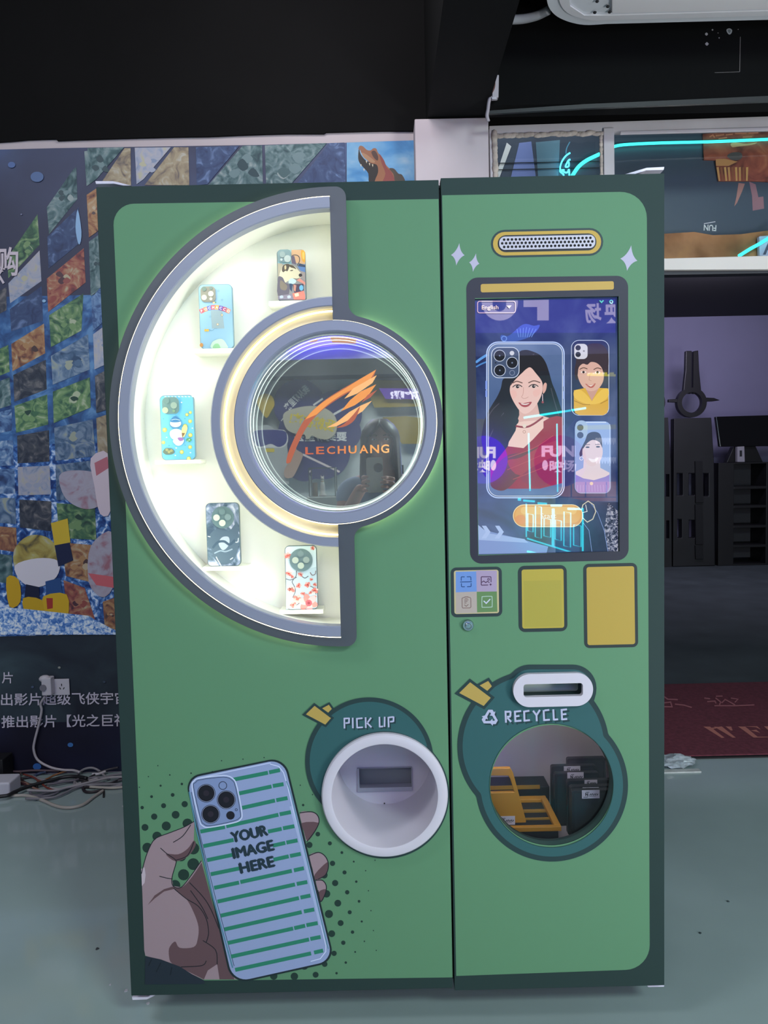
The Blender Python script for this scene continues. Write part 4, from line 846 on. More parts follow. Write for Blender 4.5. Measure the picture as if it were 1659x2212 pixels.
# 4 ink-wash case
ink4 = palette('ink_wash', ['#47586a', '#5d7080', '#8c97b0', '#d8dbe2'], scale=22, k=1.0, contrast=0.17, distort=2.2)
def d4(a):
    a.blob([(400,1000),(560,860),(720,840),(900,900),(1100,700),(1120,1250),(1080,1500),(960,1700),(700,1780),(500,1600),(440,1400),(340,1250)], '#566776', 5)
    a.blob([(620,1240),(700,1080),(860,1060),(900,1180),(840,1330),(720,1400)], '#a9b3bd', 5)
    a.line(sm([(480,1330),(600,1200),(760,1180),(900,1260),(1020,1160)], 5, False), 60, '#46596a'); a.line(sm([(520,1480),(660,1420),(800,1440),(960,1380)], 5, False), 34, '#8fa0ae')
    for l in ([(560,1580),(600,1660),(660,1760),(690,1830)], [(1060,1200),(1110,1190),(1125,1100)], [(350,1050),(400,1060)], [(920,1640),(980,1600)]): a.line(sm(l, 4, False), 22, '#cdd8d8')
phone_case(446, 1086, 518.5, 1224.5, rimd, ink4, 'dark grey-blue phone case with swirling ink-wash print, on the lower left shelf', lens_mod(481.5, 1117.5, 48, 48, 23.9, [(480.5, 1105, 7, '#71888a'), (468.5, 1118, 7, '#c8d2bc'), (492.8, 1117, 7, '#7f9496'), (481, 1129.5, 7, '#c8d2bc')], None, '#667d80'), (420, 1070, 11.85), d4, 3)
# 5 blossom case
def d5(a):
    a.poly([(245, 700), (815, 560), (815, 1000), (245, 1380)], '#bccdd4')
    for l in ([(440,640),(430,740),(360,840),(400,930),(420,1020),(370,1140)], [(245,790),(330,810),(440,760)], [(540,740),(600,775),(660,740)], [(700,930),(760,960),(810,1080)], [(390,1300),(480,1260),(520,1180)]): a.line(sm(l, 4, False), 16, '#6d6a72')
    for x, y, r in ((275, 350, 70), (295, 690, 62), (515, 705, 52), (360, 745, 40), (480, 915, 56), (650, 900, 62), (345, 990, 75), (790, 1010, 66), (705, 1050, 40), (560, 1070, 46), (455, 1170, 90), (380, 1280, 66), (745, 210, 46), (780, 1130, 40), (720, 800, 34), (790, 900, 40)):
        big = r > 60
        for k in range(5):
            t = 2 * PI * k / 5 + x; a.ell(x + r * 0.52 * math.cos(t), y + r * 0.42 * math.sin(t), r * 0.5, r * 0.4, '#e3b4ac' if (k + int(x)) % 2 else '#d97f76', t, 14, up=1 if k == 0 else 0)
        a.circ(x, y, r * 0.3, '#c9564f' if r < 70 else '#d86a60', 12)
    for k in range(6):
        t = 2 * PI * k / 6 + 0.3; a.ell(660 + 95 * math.cos(t), 1240 + 78 * math.sin(t), 92, 62, '#e4b2b4' if k % 2 else '#e08a84', t, 20, up=1)
    a.circ(672, 1245, 62, '#c8606a'); a.circ(672, 1245, 26, '#96444e')
    a.line(sm([(700,670),(740,720),(790,700),(805,640)], 4, False), 14, '#7d6a6c')
phone_case(616.5, 1178.5, 685.5, 1318.5, rimd, flat('#cfe0e6'), 'pale phone case with red blossom branches, on the bottom shelf', lens_mod(650.5, 1209.5, 49.5, 49.5, 24.7, [(650, 1196, 7, '#7d9092'), (638.3, 1209.8, 7, '#bcc6b8'), (662, 1209, 7, '#9aa8a4'), (650.3, 1221.5, 7, '#bcc6b8')], None, '#6f8488'), (590, 1160, 8.7316), d5, 4)
# ------------------------------------------------------------------ plates and frames in the recycling bin
yel = mat('yellow_plastic', '#c98f2c', rough=0.45); yel2 = mat('yellow_panel', '#a8812f', rough=0.4); blk = mat('black_plastic', '#23272b', rough=0.5, noise=(6, 0.2)); blk2 = mat('black_panel', '#2c3136', rough=0.42); paper = mat('sticker_white', '#d6d3da', rough=0.6); kk = mat('sticker_ink', '#26262c', rough=0.6)
def q(x, y, d): return P(990 + x / 4.366, 1560 + y / 4.366, d)
def sticker(par, x0, y0, x1, y1, d, lines=True):
    a, b = q(x0, y0, d), q(x1, y1, d)
    s = MB().box(a.x, b.x, d - 0.0008, d, b.z, a.z).build('sticker', paper, par)
    if lines:
        t = Art(d - 0.001, 990, 1560, 4.366, ink=lambda c: kk); w, h = x1 - x0, y1 - y0
        fit(t, 'N', x0 + w * 0.2, y0 + h * 0.72, x0 + w * 0.36, y0 + h * 0.7, h * 0.36, 'k', 0.05); t.line([(x0 + w * 0.1, y0 + h * 0.9), (x0 + w * 0.3, y0 + h * 0.88), (x0 + w * 0.34, y0 + h * 0.8)], 5, 'k'); t.line([(x0 + w * 0.22, y0 + h * 0.26), (x0 + w * 0.42, y0 + h * 0.24)], 5, 'k')
        for k in range(5): t.line([(x0 + w * (0.44 + 0.1 * k), y0 + h * 0.66), (x0 + w * (0.52 + 0.1 * k), y0 + h * (0.4 if k % 2 else 0.44))], 7, 'k')
        t.line([(x0 + w * 0.42, y0 + h * 0.78), (x0 + w * 0.8, y0 + h * 0.76)], 3, 'k'); t.build('print', s)
def plate(x0, y0, x1, d, label, stick, zbase=None):
    a, b = q(x0, y0, d), q(x1, y0, d); zb = BZ0 if zbase is None else zbase; zt = a.z
    r = thing('case_tray', label, 'tray', ((a.x + b.x) / 2, d + 0.008, zb), 'black trays standing in the bin')
    MB().prism(rrect((a.x + b.x) / 2, (zb + zt) / 2, b.x - a.x, zt - zb, 0.006, 4), [rrect((a.x + b.x) / 2, (zb + zt) / 2, b.x - a.x - 0.012, zt - zb - 0.014, 0.005, 4)], d, d + 0.016).build('frame', blk, r, bevel=0.0012)
    MB().box(a.x + 0.005, b.x - 0.005, d + 0.002, d + 0.014, zb + 0.006, zt - 0.006).build('panel', blk2, r)
    if stick: sticker(r, *stick, d)
plate(1070, 650, 1520, 0.075, 'nearest black tray in the bin with a flat white sticker', (1165, 642, 1332, 716))
plate(1058, 610, 1500, 0.115, 'second black tray from the front of the bin, its sticker just below the rim', (1172, 615, 1325, 640))
plate(1030, 555, 1490, 0.165, 'third black tray from the front, with a creased sticker at its rim', (1190, 545, 1310, 600))
plate(910, 485, 1330, 0.215, 'fourth black tray from the front, sticker hanging over the middle of its rim', (1028, 474, 1182, 555))
plate(878, 418, 1300, 0.265, 'fifth black tray from the front, sticker at the left of its rim', (995, 416, 1150, 478))
plate(1028, 345, 1390, 0.33, 'tallest black tray against the back wall of the bin', None)
# boxes that carry the yellow frames
for x0, y0, x1, d, dd, lab in ((300, 1030, 945, 0.09, 0.17, 'low black box under the open yellow frame'), (300, 618, 860, 0.285, 0.07, 'black box with a yellow strip behind the yellow frame')):
    a, b = q(x0, y0, d), q(x1, y0, d)
    r = tag(MB().box(max(a.x, BX0 + 0.003), b.x, d, d + dd, BZ0, a.z).build('storage_box', blk, bevel=0.002), lab, 'box')
    if d > 0.2:
        e0, e1 = q(300, 600, d), q(768, 626, d); MB().box(max(e0.x, BX0 + 0.003), e1.x, d - 0.002, d - 0.0002, e1.z, e0.z).build('yellow_strip', yel2, r)
zb_ = q(500, 1030, 0.09).z
def yframe(name, label, o, holes, d0, d1, extra=None):
    f = lambda l: [(q(x, y, d0).x, q(x, y, d0).z) for x, y in l]
    pts = f(o); cx = sum(p[0] for p in pts) / len(pts)
    r = thing('display_tray', label, 'frame', (cx, (d0 + d1) / 2, min(p[1] for p in pts)), 'yellow frames in the bin')
    MB().prism(pts, [f(h) for h in holes], d0, d1).build('frame', yel, r, bevel=0.0015)
    if extra: extra(r, f, d0, d1)
    return r
# flat frame lying on the box (seen from above) and the upright one
fl0 = [q(430, 1000, 0.085), q(972, 990, 0.085)]
zf = zb_ + 0.001
xa, xb = max(fl0[0].x - 0.02, BX0 + 0.004), fl0[1].x
r = thing('display_tray', 'yellow frame lying flat on the low black box', 'frame', ((xa + xb) / 2, 0.17, zf), 'yellow frames in the bin')
fb = MB(); y0_, y1_, t_ = 0.083, 0.262, 0.012
fb.box(xa, xb, y0_, y0_ + 0.012, zf, zf + t_).box(xa, xb, y1_ - 0.022, y1_, zf, zf + t_ * 0.8).box(xb - 0.016, xb, y0_ + 0.012, y1_ - 0.022, zf, zf + t_).box(xa, xa + 0.016, y0_ + 0.012, y1_ - 0.022, zf, zf + t_)
fb.build('frame', yel, r, bevel=0.0015)
MB().box(xa + 0.016, xb - 0.016, y0_ + 0.06, y0_ + 0.066, zf, zf + 0.004).build('crossbar', yel2, r); MB().box(xa + 0.016, xb - 0.016, y0_ + 0.10, y0_ + 0.112, zf, zf + 0.004).build('crossbar', yel2, r)
def up_extra(r, f, d0, d1):
    MB().prism(f([(250, 670), (520, 662), (590, 905), (250, 925)]), [], d0 + 0.001, d0 + 0.004).build('panel', yel2, r)
    sticker(r, 380, 888, 535, 965, d0 - 0.0005)
yframe('', 'yellow frame standing upright with a window in its top half', [(250,440),(490,432),(518,480),(640,930),(640,948),(250,960)], [[(250 + 40,505),(470,505),(492,540),(528,660),(290,668)]], 0.098, 0.110, up_extra)
# ------------------------------------------------------------------ the poster wall on the left
def wink(c): return ink(c, LUMW, 0.4)
pz1, pz2 = wz(0, 322, WY - 0.006), None
MU = thing('mural_poster', 'huge blue wall poster of many small pictures with white lettering, on the left wall', 'poster', (wx(400, 900), WY - 0.004, 0.004))
def mp(x, y): return P(x, y, WY - 0.004)
base_o = [(-560, 330), (0, 323), (120, 320), (300, 317), (560, 313), (760, 308), (897, 303)]
zmid = wz(120, 1372, WY - 0.004); xl, xr = mp(-560, 900).x, XC0 - 0.001
def band(z0, z1, m, name, y=WY - 0.004):
    return MB().box(xl, xr, y, WY - 0.0005, z0, z1).build(name, m, MU)
topo = [(mp(a, b).x, mp(a, b).z) for a, b in base_o]
zt0 = wz(60, 640, WY - 0.004); zt1 = wz(60, 960, WY - 0.004)
MB().prism([(xl, zt0)] + topo[:] + [(xr, topo[-1][1]), (xr, zt0)], [], WY - 0.004, WY - 0.0005).build('sheet', palette('sheet_navy', ['#3a3e52', '#40465e', '#46506c', '#4a5a80'], scale=1.2, contrast=0.15), MU)
band(zt1, zt0, palette('sheet_blue', ['#2a3c66', '#34527e', '#3f6698', '#5d86b0'], scale=14, contrast=0.16, detail=8), 'sheet')
band(zmid, zt1, palette('sheet_speckle', ['#1f3468', '#2c4e88', '#4f7cb8', '#c4d4e8'], scale=34, contrast=0.15, detail=10), 'sheet')
zlow = wz(120, 1560, WY - 0.004)
band(zlow, zmid, palette('sheet_dusk', ['#20242e', '#2b333c', '#36434a', '#4a5c62'], scale=2.2, contrast=0.2, detail=8), 'sheet')
band(0.004, zlow, palette('sheet_night', ['#181726', '#1c1d31', '#1e2438', '#242c40'], scale=1.4, contrast=0.2), 'sheet')
PAL = {'tl': ['#16302e', '#3a5a52', '#6d8a80', '#a8b4a4'], 'bl': ['#1d2c52', '#35568c', '#6f97c4', '#c4d4e4'], 'or': ['#4a2a1e', '#a0562c', '#cc8c48', '#e0c08c'],
       'gr': ['#1e3822', '#3c6838', '#7ba254', '#c8d09c'], 'bk': ['#15161a', '#24262a', '#4a4644', '#8c8074'], 'wh': ['#8c9cb4', '#b8bcc8', '#cfc6c6', '#d8cf9c'],
       'rd': ['#4a1c1c', '#a8402c', '#c87848', '#d8c088'], 'st': ['#27405c', '#4c6a88', '#8a9fb2', '#b8bc98'], 'pk': ['#c4a0a8', '#cfc4cc', '#c8b4bc', '#b86a70'],
       'yw': ['#5a4a1c', '#c0a030', '#dcc858', '#e0dcd0'], 'tn': ['#6a5848', '#a88c60', '#c4aa78', '#d8ccae'], 'nv': ['#1c2444', '#283860', '#34466c', '#6d86b4']}
MT = Art(WY - 0.0042, step=1.6e-5, ink=wink)
TILES = [('gr', (81,463),(85.4,529),(18,601),(16,557)), ('wh', (85.4,541),(89.5,607),(22,655),(18,612)), ('nv', (90,618),(93,693),(24,716),(21,668)), ('or', (95,699),(97.6,763),(27,802),(24.4,743)), ('bk', (99,777),(101,841),(31,868),(28.5,810)), ('gr', (102,852),(104,917),(35,935),(31,877)),
    ('bk', (106,929),(107,997),(38,1001),(37,941)), ('wh', (107,1006),(110,1068),(40,1070),(38,1009)), ('bk', (111,1083),(111,1148),(43,1139),(41.5,1079)),
    ('bk', (14,620),(14,670),(-120,740),(-120,690)), ('gr', (18,745),(21,803),(-120,860),(-120,805)), ('tl', (21,815),(24,875),(-120,920),(-120,866)), ('bl', (25,884),(26,930),(-120,960),(-120,915)), ('bl', (28,950),(30,1005),(-120,1015),(-120,965)), ('bl', (31,1012),(33,1066),(-120,1068),(-120,1020)), ('st', (33,1076),(35,1132),(-120,1122),(-120,1072)), ('or', (35,1140),(37,1193),(-120,1170),(-120,1128)), ('tl', (26,1200),(28,1262),(-120,1240),(-120,1180)),
    ('tl', (165,361),(167,430),(106,506),(101,448),(158,366)), ('nv', (170,447),(176,522),(105,580),(102,512)), ('rd', (181,536),(185,610),(104,674),(101,602)), ('gr', (180,634),(176,714),(110,750),(106,681)), ('st', (190,722),(194,798),(114,831),(110,769)), ('gr', (194,815),(196,880),(116,914),(114,846)), ('st', (200,906),(206,985),(120,995),(117,924)), ('st', (205,994),(206,1080),(122,1080),(120,1004)), ('gr', (205,1092),(208,1166),(128,1162),(122,1087)), ('or', (207,1178),(214,1262),(142,1244),(134,1172)), ('rd', (183,1270),(212,1358),(146,1328),(137,1253)),
    ('tl', (210,321),(202,392),(187,402),(182,327)), ('or', (225,396),(228,487),(192,513),(187,421)), ('tl', (230,496),(234,612),(196,640),(192,522)), ('bl', (235,598),(238,682),(201,715),(197,645)), ('wh', (240,694),(244,780),(204,798),(201,722)), ('bk', (244,792),(248,880),(208,892),(205,812)), ('tn', (248,890),(252,982),(212,1000),(208,903)), ('or', (250,1290),(254,1362),(226,1352),(222,1300)),
    ('tl', (189,320),(268,318),(207,388),(194,396)), ('tn', (269,320),(282,320),(283,400),(215,400)), ('wh', (291,319),(369,318),(310,387),(295,398)), ('tn', (376,318),(407,318),(409,400),(312,400)), ('nv', (423,318),(517,315),(448,398),(425,400)), ('tl', (524,315),(566,314),(568,400),(450,400)), ('tl', (572,314),(706,309),(630,396),(575,398)), ('nv', (712,309),(744,308),(747,396),(640,398))]
def glare_haze(c, t='#56647c', k=0.36):  # mixes the haze of the LED glare into a printed colour
    return '#' + ''.join('%02x' % round(int(c[i:i + 2], 16) * (1 - k) + int(t[i:i + 2], 16) * k) for i in (1, 3, 5))
PAL = {a: [glare_haze(x) for x in b] for a, b in PAL.items()}
for t in TILES:
    MT.poly(list(t[1:]), palette('tile_' + t[0], PAL[t[0]], scale=17, contrast=0.2, detail=8, distort=1.8))
    if t[0] in ('gr', 'wh', 'or', 'rd', 'st', 'tl'):      # a few strokes of picture inside the tile
        rn = random.Random(int(t[1][0] * 7 + t[1][1])); xs = [p[0] for p in t[1:]]; ys = [p[1] for p in t[1:]]; cx, cy = sum(xs) / len(xs), sum(ys) / len(ys); w = (max(xs) - min(xs)) * 0.2
        for k in range(4):
            a, b = cx + rn.uniform(-w, w), cy + rn.uniform(-w, w) * 0.8
            MT.blob([(a - w * 0.5, b), (a, b - w * rn.uniform(0.2, 0.6)), (a + w * 0.55, b + w * rn.uniform(-0.2, 0.3)), (a, b + w * rn.uniform(0.3, 0.6))], rn.choice(PAL[t[0]]), 3)
rg = random.Random(21)
for cx_ in range(270, 880, 94):                          # the picture wall goes on behind the machine
    for cy_ in range(415, 1300, 84):
        MT.poly([(cx_, cy_ + 8), (cx_ + 80, cy_), (cx_ + 80, cy_ + 68), (cx_, cy_ + 76)], palette('tile_' + rg.choice([k for k in PAL if k not in ('yw', 'pk')]), [], scale=17))
for cx_ in range(-540, -130, 94):
    for cy_ in range(760, 1280, 84):
        MT.poly([(cx_, cy_ + 14), (cx_ + 80, cy_), (cx_ + 80, cy_ + 62), (cx_, cy_ + 76)], palette('tile_' + rg.choice([k for k in PAL if k not in ('yw', 'pk')]), [], scale=17))
# glossy planet rim, generic fantasy shapes where the big figures stand (plain coloured forms)
MT.poly(sm([(168,452),(163,490),(168,523),(173,526),(176,500)], 3), '#7fa4c8')
MT.blob([(128,1028),(160,1016),(212,1024),(236,1060),(212,1094),(176,1098),(140,1074)], palette('tile_pk', PAL['pk'], scale=16, contrast=0.2), 4)
MT.blob([(196,990),(236,982),(240,1100),(216,1110),(204,1050)], '#c9bcc6', 3); MT.blob([(196,1180),(244,1150),(247,1256),(222,1290),(192,1258)], palette('tile_pk', []), 4); MT.poly([(190,1238),(246,1246),(246,1270),(208,1264)], '#c0626a'); MT.poly([(204,1000),(232,986),(236,1010),(208,1028)], '#b06c78')
MT.blob([(30,1190),(60,1158),(100,1160),(126,1188),(128,1226),(108,1258),(70,1268),(36,1240)], palette('tile_yw', PAL['yw'], scale=13, contrast=0.2), 4); MT.blob([(32,1222),(80,1206),(126,1212),(122,1246),(84,1268),(48,1258)], '#cfcbd2', 4)
MT.poly([(110,1130),(146,1120),(152,1172),(118,1180)], '#c8ac3c'); MT.poly([(118,1178),(150,1172),(158,1210),(126,1224)], '#262c48'); MT.blob([(14,1248),(40,1252),(44,1300),(20,1310)], '#c09a2c', 3)
MT.poly([(56,1262),(84,1268),(86,1300),(52,1296)], '#23283e'); MT.poly([(98,1256),(130,1248),(136,1292),(100,1292)], '#2f4e80'); MT.blob([(50,1292),(90,1296),(92,1326),(58,1330)], '#bd9a2a', 3); MT.blob([(94,1288),(144,1284),(146,1336),(126,1366),(98,1368),(96,1320)], '#c6a22e', 3); MT.poly([(100,1292),(114,1292),(114,1314),(102,1316)], '#9c3a34')
# white speckle at the foot of the picture
MT.poly([(-120,1300),(60,1316),(190,1330),(256,1366),(256,1371),(-120,1371)], palette('foot_speckle', ['#3f6cb0', '#6d96cc', '#b8cce4', '#e0e6ee'], scale=60, contrast=0.14, detail=8))
# open-jawed dinosaur under a blue sky
MT.poly([(749,308),(897,303),(900,396),(749,396)], palette('tile_sky', ['#3a6c9c', '#4a82b0', '#6f9cbc', '#9cb4c0'], scale=5, contrast=0.2))
MT.at(700, 290, 7.541)
MT.blob([(735,790),(720,640),(640,540),(575,460),(555,370),(570,230),(600,330),(700,440),(860,480),(900,600),(860,790)], '#2a2726', 3)
MT.blob([(560,240),(580,190),(630,195),(700,255),(760,262),(800,230),(850,235),(880,300),(960,400),(1010,500),(1080,570),(1150,640),(1165,800),(840,800),(880,620),(860,500),(760,470),(680,400),(610,310),(590,260)], '#865a42', 4)
MT.blob([(900,320),(980,430),(1020,540),(1100,620),(1150,790),(960,790),(1000,640),(940,480)], '#7a403c', 3); MT.blob([(1060,560),(1140,560),(1210,640),(1270,660),(1320,780),(1170,790),(1130,650)], '#4a4038', 3)
MT.blob([(770,290),(830,270),(880,360),(870,430),(810,380)], '#4a3630', 3); MT.blob([(610,300),(690,330),(830,440),(780,460),(660,390)], '#987558', 3)
for x, y in ((690, 430), (740, 470), (790, 490), (600, 490), (650, 560)): MT.poly([(x - 12, y), (x + 12, y), (x + 4, y + 46)], '#c0b49c')
MT.build('pictures', MU)
def cjk(t, x0, x1, y, h, c='#bcb6c2', bold=0.012, extra=None):
    LT = Art(WY - 0.0086, step=2e-5, ink=wink); fit(LT, t, x0, y, x1, y - (x1 - x0) * 0.014, h, c, bold, cap=0.92)
    if extra: LT.line(extra, 5, c)
    LT.build('lettering', MU)
cjk('片', 4, 28, 1474, 24); cjk('出影片超级飞侠宇宙', 2, 275, 1522, 26); cjk('推出影片【光之巨神', 3, 275, 1570, 26); cjk('购', -6, 40, 590, 60, '#c2b8c0', 0.02, [(-4, 592), (8, 612)])
for x, y, r, c in ((152, 1609, 6, '#3f6fa8'), (80, 1656, 9, '#3866a8'), (128, 1442, 3, '#8a8c84'), (70, 1484, 3, '#4c5a70'), (225, 1473, 3, '#3c4858'), (25, 1642, 3, '#2a2c50'), (25, 356, 8, '#4c6494'), (80, 382, 14, '#4a628c'), (95, 650, 4, '#8ab0d0'), (46, 463, 2, '#6a7088')):
    Art(WY - 0.0086, step=2e-5, ink=wink).ell(x, y, r, r * 0.8, c).build('light_spot', MU)
# ------------------------------------------------------------------ socket, plug, power strip, cables
pl = mat('socket_white', '#c6c2c8', rough=0.4); dk_ = mat('socket_dark', '#1c1c20', rough=0.5)
a, b = P(112, 1467, WY - 0.012), P(151, 1501, WY - 0.012)
so = thing('wall_socket', 'white square wall socket on the poster with three pin holes', 'socket', ((a.x + b.x) / 2, WY - 0.006, b.z))
MB().box(a.x, b.x, WY - 0.014, WY - 0.009, b.z, a.z).build('faceplate', pl, so, bevel=0.002)
hl = Art(WY - 0.0142, ink=lambda c: dk_); hl.line([(133, 1477), (133.2, 1482)], 2, 'd'); hl.line([(128.5, 1485), (131, 1489)], 2, 'd'); hl.line([(139, 1485), (136.5, 1489)], 2, 'd'); hl.build('pin_holes', so)
a, b = P(88, 1465, WY - 0.05), P(111, 1503, WY - 0.05)
pg = thing('plug_adapter', 'white plug adapter beside the wall socket, with a cable hanging down', 'plug', ((a.x + b.x) / 2, WY - 0.025, b.z))
MB().box(a.x, b.x, WY - 0.05, WY - 0.009, b.z, a.z).build('body', pl, pg, bevel=0.005)
c = P(93, 1486, WY - 0.052); MB().cyl((c.x, WY - 0.0495, c.z), (0, -1, 0), 0.014, 0.006, 24).build('dial', mat('dial_grey', '#77747c', rough=0.4), pg, smooth='auto')
c2 = P(97, 1466, WY - 0.03); MB().ball((c2.x, WY - 0.03, c2.z), 0.026, 0.02, 0.016).build('plug_head', pl, pg, smooth=True)
a = F(-20, 1712); ps = thing('power_strip', 'white power strip on the floor at the left, among the cables', 'power strip', (P(6, 1690, 1.38).x - 0.08, 1.38, 0))
x1 = P(33, 1690, 1.38).x
MB().box(x1 - 0.36, x1, 1.33, 1.43, 0.0, 0.062).build('body', mat('strip_white', '#c4c2cc', rough=0.4), ps, bevel=0.008, seg=3)
for k in range(3):
    for dx in (-0.012, 0.012): MB().box(x1 - 0.30 + 0.1 * k + dx - 0.003, x1 - 0.30 + 0.1 * k + dx + 0.003, 1.37, 1.39, 0.0615, 0.063).build('slot', dk_, ps)
x1 = P(18, 1690, 1.5).x
tag(MB().box(x1 - 0.3, x1 - 0.0, 1.46, 1.55, 0.0, 0.11).build('adapter_box', mat('adapter_black', '#16161a', rough=0.5), bevel=0.004), 'black box on the floor behind the power strip', 'box')
def zoomed(l): return [(x / 5.925, 1600 + y / 5.925) for x, y in l]
def cable(pts, r, col, label, z=None, lift=0.0, wall=None):
    o = []
    for i, (x, y) in enumerate(zoomed(pts)):
        if y < 1662 + 4: v = P(x, y, WY - 0.02); v.z = max(v.z, r)
        else: v = F(x, y, r + lift)
        if v.y > WY - 0.02: v = P(x, y, WY - 0.02); v.z = max(v.z, r)
        o.append(tuple(v))
    m = mat('cable_' + col[1:], col, rough=0.45)
    return tag(MB().tube(sm(o, 6, False), r, 8).build('cable', m, smooth=True), label, 'cable')
W_ = [(98, 1504, WY - 0.03), (88, 1520, WY - 0.022), (90, 1535, WY - 0.02), (84, 1565, WY - 0.02), (75, 1600, WY - 0.02), (73, 1620, WY - 0.02), (82, 1642, WY - 0.02), (108, 1657, WY - 0.022), (135, 1663, WY - 0.025), (158, 1664, WY - 0.03), (172, 1668, WY - 0.06)]
ob = MB().tube(sm([tuple(P(x, y, d)) for x, y, d in W_], 6, False), 0.0055, 8).build('cord', mat('cable_white', '#b4aeb2', rough=0.45), pg, smooth=True)
cable([(-60,722),(0,715),(100,700),(180,660),(300,610),(420,570),(560,530),(700,495),(800,470),(950,458),(1110,482)], 0.008, '#17171b', 'thick black cable running up from the power strip across the other cables', lift=0.012)
cable([(-60,690),(0,684),(150,705),(300,700),(420,720),(560,770),(700,830),(830,858),(960,850),(1080,810),(1200,720),(1320,640)], 0.0065, '#aaa49c', 'pale cable bulging furthest out onto the bare floor')
cable([(350,635),(520,640),(700,640),(850,600),(1000,570),(1150,530),(1300,495),(1420,470),(1600,466)], 0.0055, '#9a979a', 'light grey cable running straight through the middle of the tangle', lift=0.01)
cable([(400,455),(520,495),(650,520),(800,520),(940,520),(1000,560),(1200,590),(1400,600),(1600,560)], 0.006, '#8c8a90', 'grey cable curving down from the wall to the machine')
cable([(950,570),(965,480),(1010,410),(1090,360),(1180,348),(1260,380),(1330,440),(1400,490)], 0.005, '#8a878c', 'grey cable standing up in an arch against the wall', lift=0.004)
cable([(120,390),(250,395),(400,382),(600,382),(760,384)], 0.005, '#5c4a50', 'brownish cable lying along the foot of the wall')
cable([(470,520),(600,490),(700,440),(850,387)], 0.004, '#8c5a34', 'orange-brown cable slanting up to the wall')
cable([(190,500),(300,480),(420,460)], 0.006, '#2c2830', 'short dark cable behind the power strip')
cable([(440,450),(500,420),(590,392)], 0.006, '#3c4a66', 'short blue-grey cable near the wall')
cable([(190,520),(350,560),(480,552),(600,510),(760,480)], 0.0055, '#4a2a30', 'dark red cable beside the power strip', lift=0.004)
cable([(330,740),(500,742),(700,720),(850,660),(950,610),(1100,570),(1300,560),(1600,556)], 0.005, '#7c7a80', 'mid grey cable along the front edge of the tangle', lift=0.006)
cable([(1320,630),(1200,655),(1100,655),(1065,620),(1080,595),(1220,602)], 0.006, '#241c22', 'dark cable looped back on itself near the machine')
cable([(1130,480),(1260,410),(1400,365),(1510,342)], 0.0045, '#3a363c', 'thin dark cable climbing to the right along the wall', lift=0.01)
cable([(1330,640),(1326,720)], 0.004, '#1a1a1e', 'short black cable tie end on the bare floor')
cable([(1150,592),(1300,600),(1450,606),(1600,590)], 0.005, '#b0aaa0', 'pale cable at the right end of the tangle', lift=0.004)
cable([(190,520),(240,530),(330,540),(420,600),(560,650)], 0.0045, '#8a6a5c', 'tan cable just right of the power strip', lift=0.008)
cable([(380,660),(430,700),(560,712),(680,690),(760,650)], 0.0045, '#6c6a74', 'slate grey cable sagging below the thick black one', lift=0.002)
for i, (pts, r, c, lab) in enumerate([
    ([(120,420),(220,450),(300,520),(380,560),(480,590)], 0.0045, '#3a2c30', 'dark brown cable crossing behind the red one'),
    ([(240,470),(260,430),(270,400)], 0.004, '#4a3a34', 'short brown cable end by the wall'),
    ([(600,560),(720,545),(860,520),(960,505),(1060,470)], 0.0055, '#5c5860', 'dark grey cable just below the thick black one'),
    ([(640,600),(760,620),(900,590),(1040,540),(1180,500),(1300,470)], 0.005, '#a09c9e', 'pale grey cable weaving through the middle'),
    ([(960,480),(1040,500),(1120,520),(1040,540)], 0.0055, '#2a272c', 'black cable bunched under the arch'),
    ([(1090,500),(1200,470),(1330,470),(1450,440),(1600,420)], 0.005, '#77747a', 'grey cable fanning out to the upper right'),
    ([(1120,560),(1260,540),(1380,545),(1480,520),(1600,490)], 0.005, '#55535a', 'slate cable fanning out to the right'),
    ([(1350,560),(1440,540),(1520,500),(1600,455)], 0.0045, '#2c2a30', 'thin black cable at the right end of the tangle'),
    ([(1180,430),(1260,425),(1350,395)], 0.006, '#c4c0c4', 'short white cable stub by the wall on the right'),
    ([(380,690),(520,690),(640,660),(760,640),(900,600)], 0.0045, '#4c4a52', 'dark slate cable under the pale ones'),
    ([(-60,640),(60,650),(150,670),(230,660)], 0.005, '#8c8480', 'greyish cable coming from below the power strip'),
    ([(300,430),(430,470),(520,540),(600,600),(700,640)], 0.004, '#7a3c34', 'thin red cable slanting forward from the wall')]):
    cable(pts, r, c, lab, lift=0.004 + 0.002 * (i % 3))
# scraps on the floor
rn = random.Random(5)
def scrap(x, y, s, lab, m='#b8b8c0'):
    c = F(x, y, 0); o = sm([(c.x + s * math.cos(t) * rn.uniform(0.5, 1), c.y + s * math.sin(t) * rn.uniform(0.5, 1)) for t in [PI / 3 * i for i in range(6)]], 2)
    n = len(o); v = [(a, b, 0.0004) for a, b in o] + [(a, b, 0.002) for a, b in o]
    tag(mesh('paper_scrap', v, [tuple(range(n)), tuple(range(n, 2 * n))] + [(i, (i + 1) % n, n + (i + 1) % n, n + i) for i in range(n)], mat('scrap_' + m[1:], m, rough=0.6)), lab, 'scrap')
scrap(272, 2141, 0.006, 'tiny white scrap on the floor left of the machine foot'); scrap(238, 2128, 0.004, 'tinier white scrap furthest left of the machine foot'); scrap(320, 2168, 0.005, 'tiny pale scrap just under the machine foot'); scrap(268, 1742, 0.012, 'white scrap against the left side of the machine')
scrap(1573, 1948, 0.006, 'tiny dark scrap on the floor right of the machine', '#3c4a4c'); scrap(1512, 2016, 0.005, 'dark speck lower on the floor right of the machine', '#3c4a4c'); scrap(210, 2050, 0.006, 'dark speck on the floor at the far left', '#3c4042')
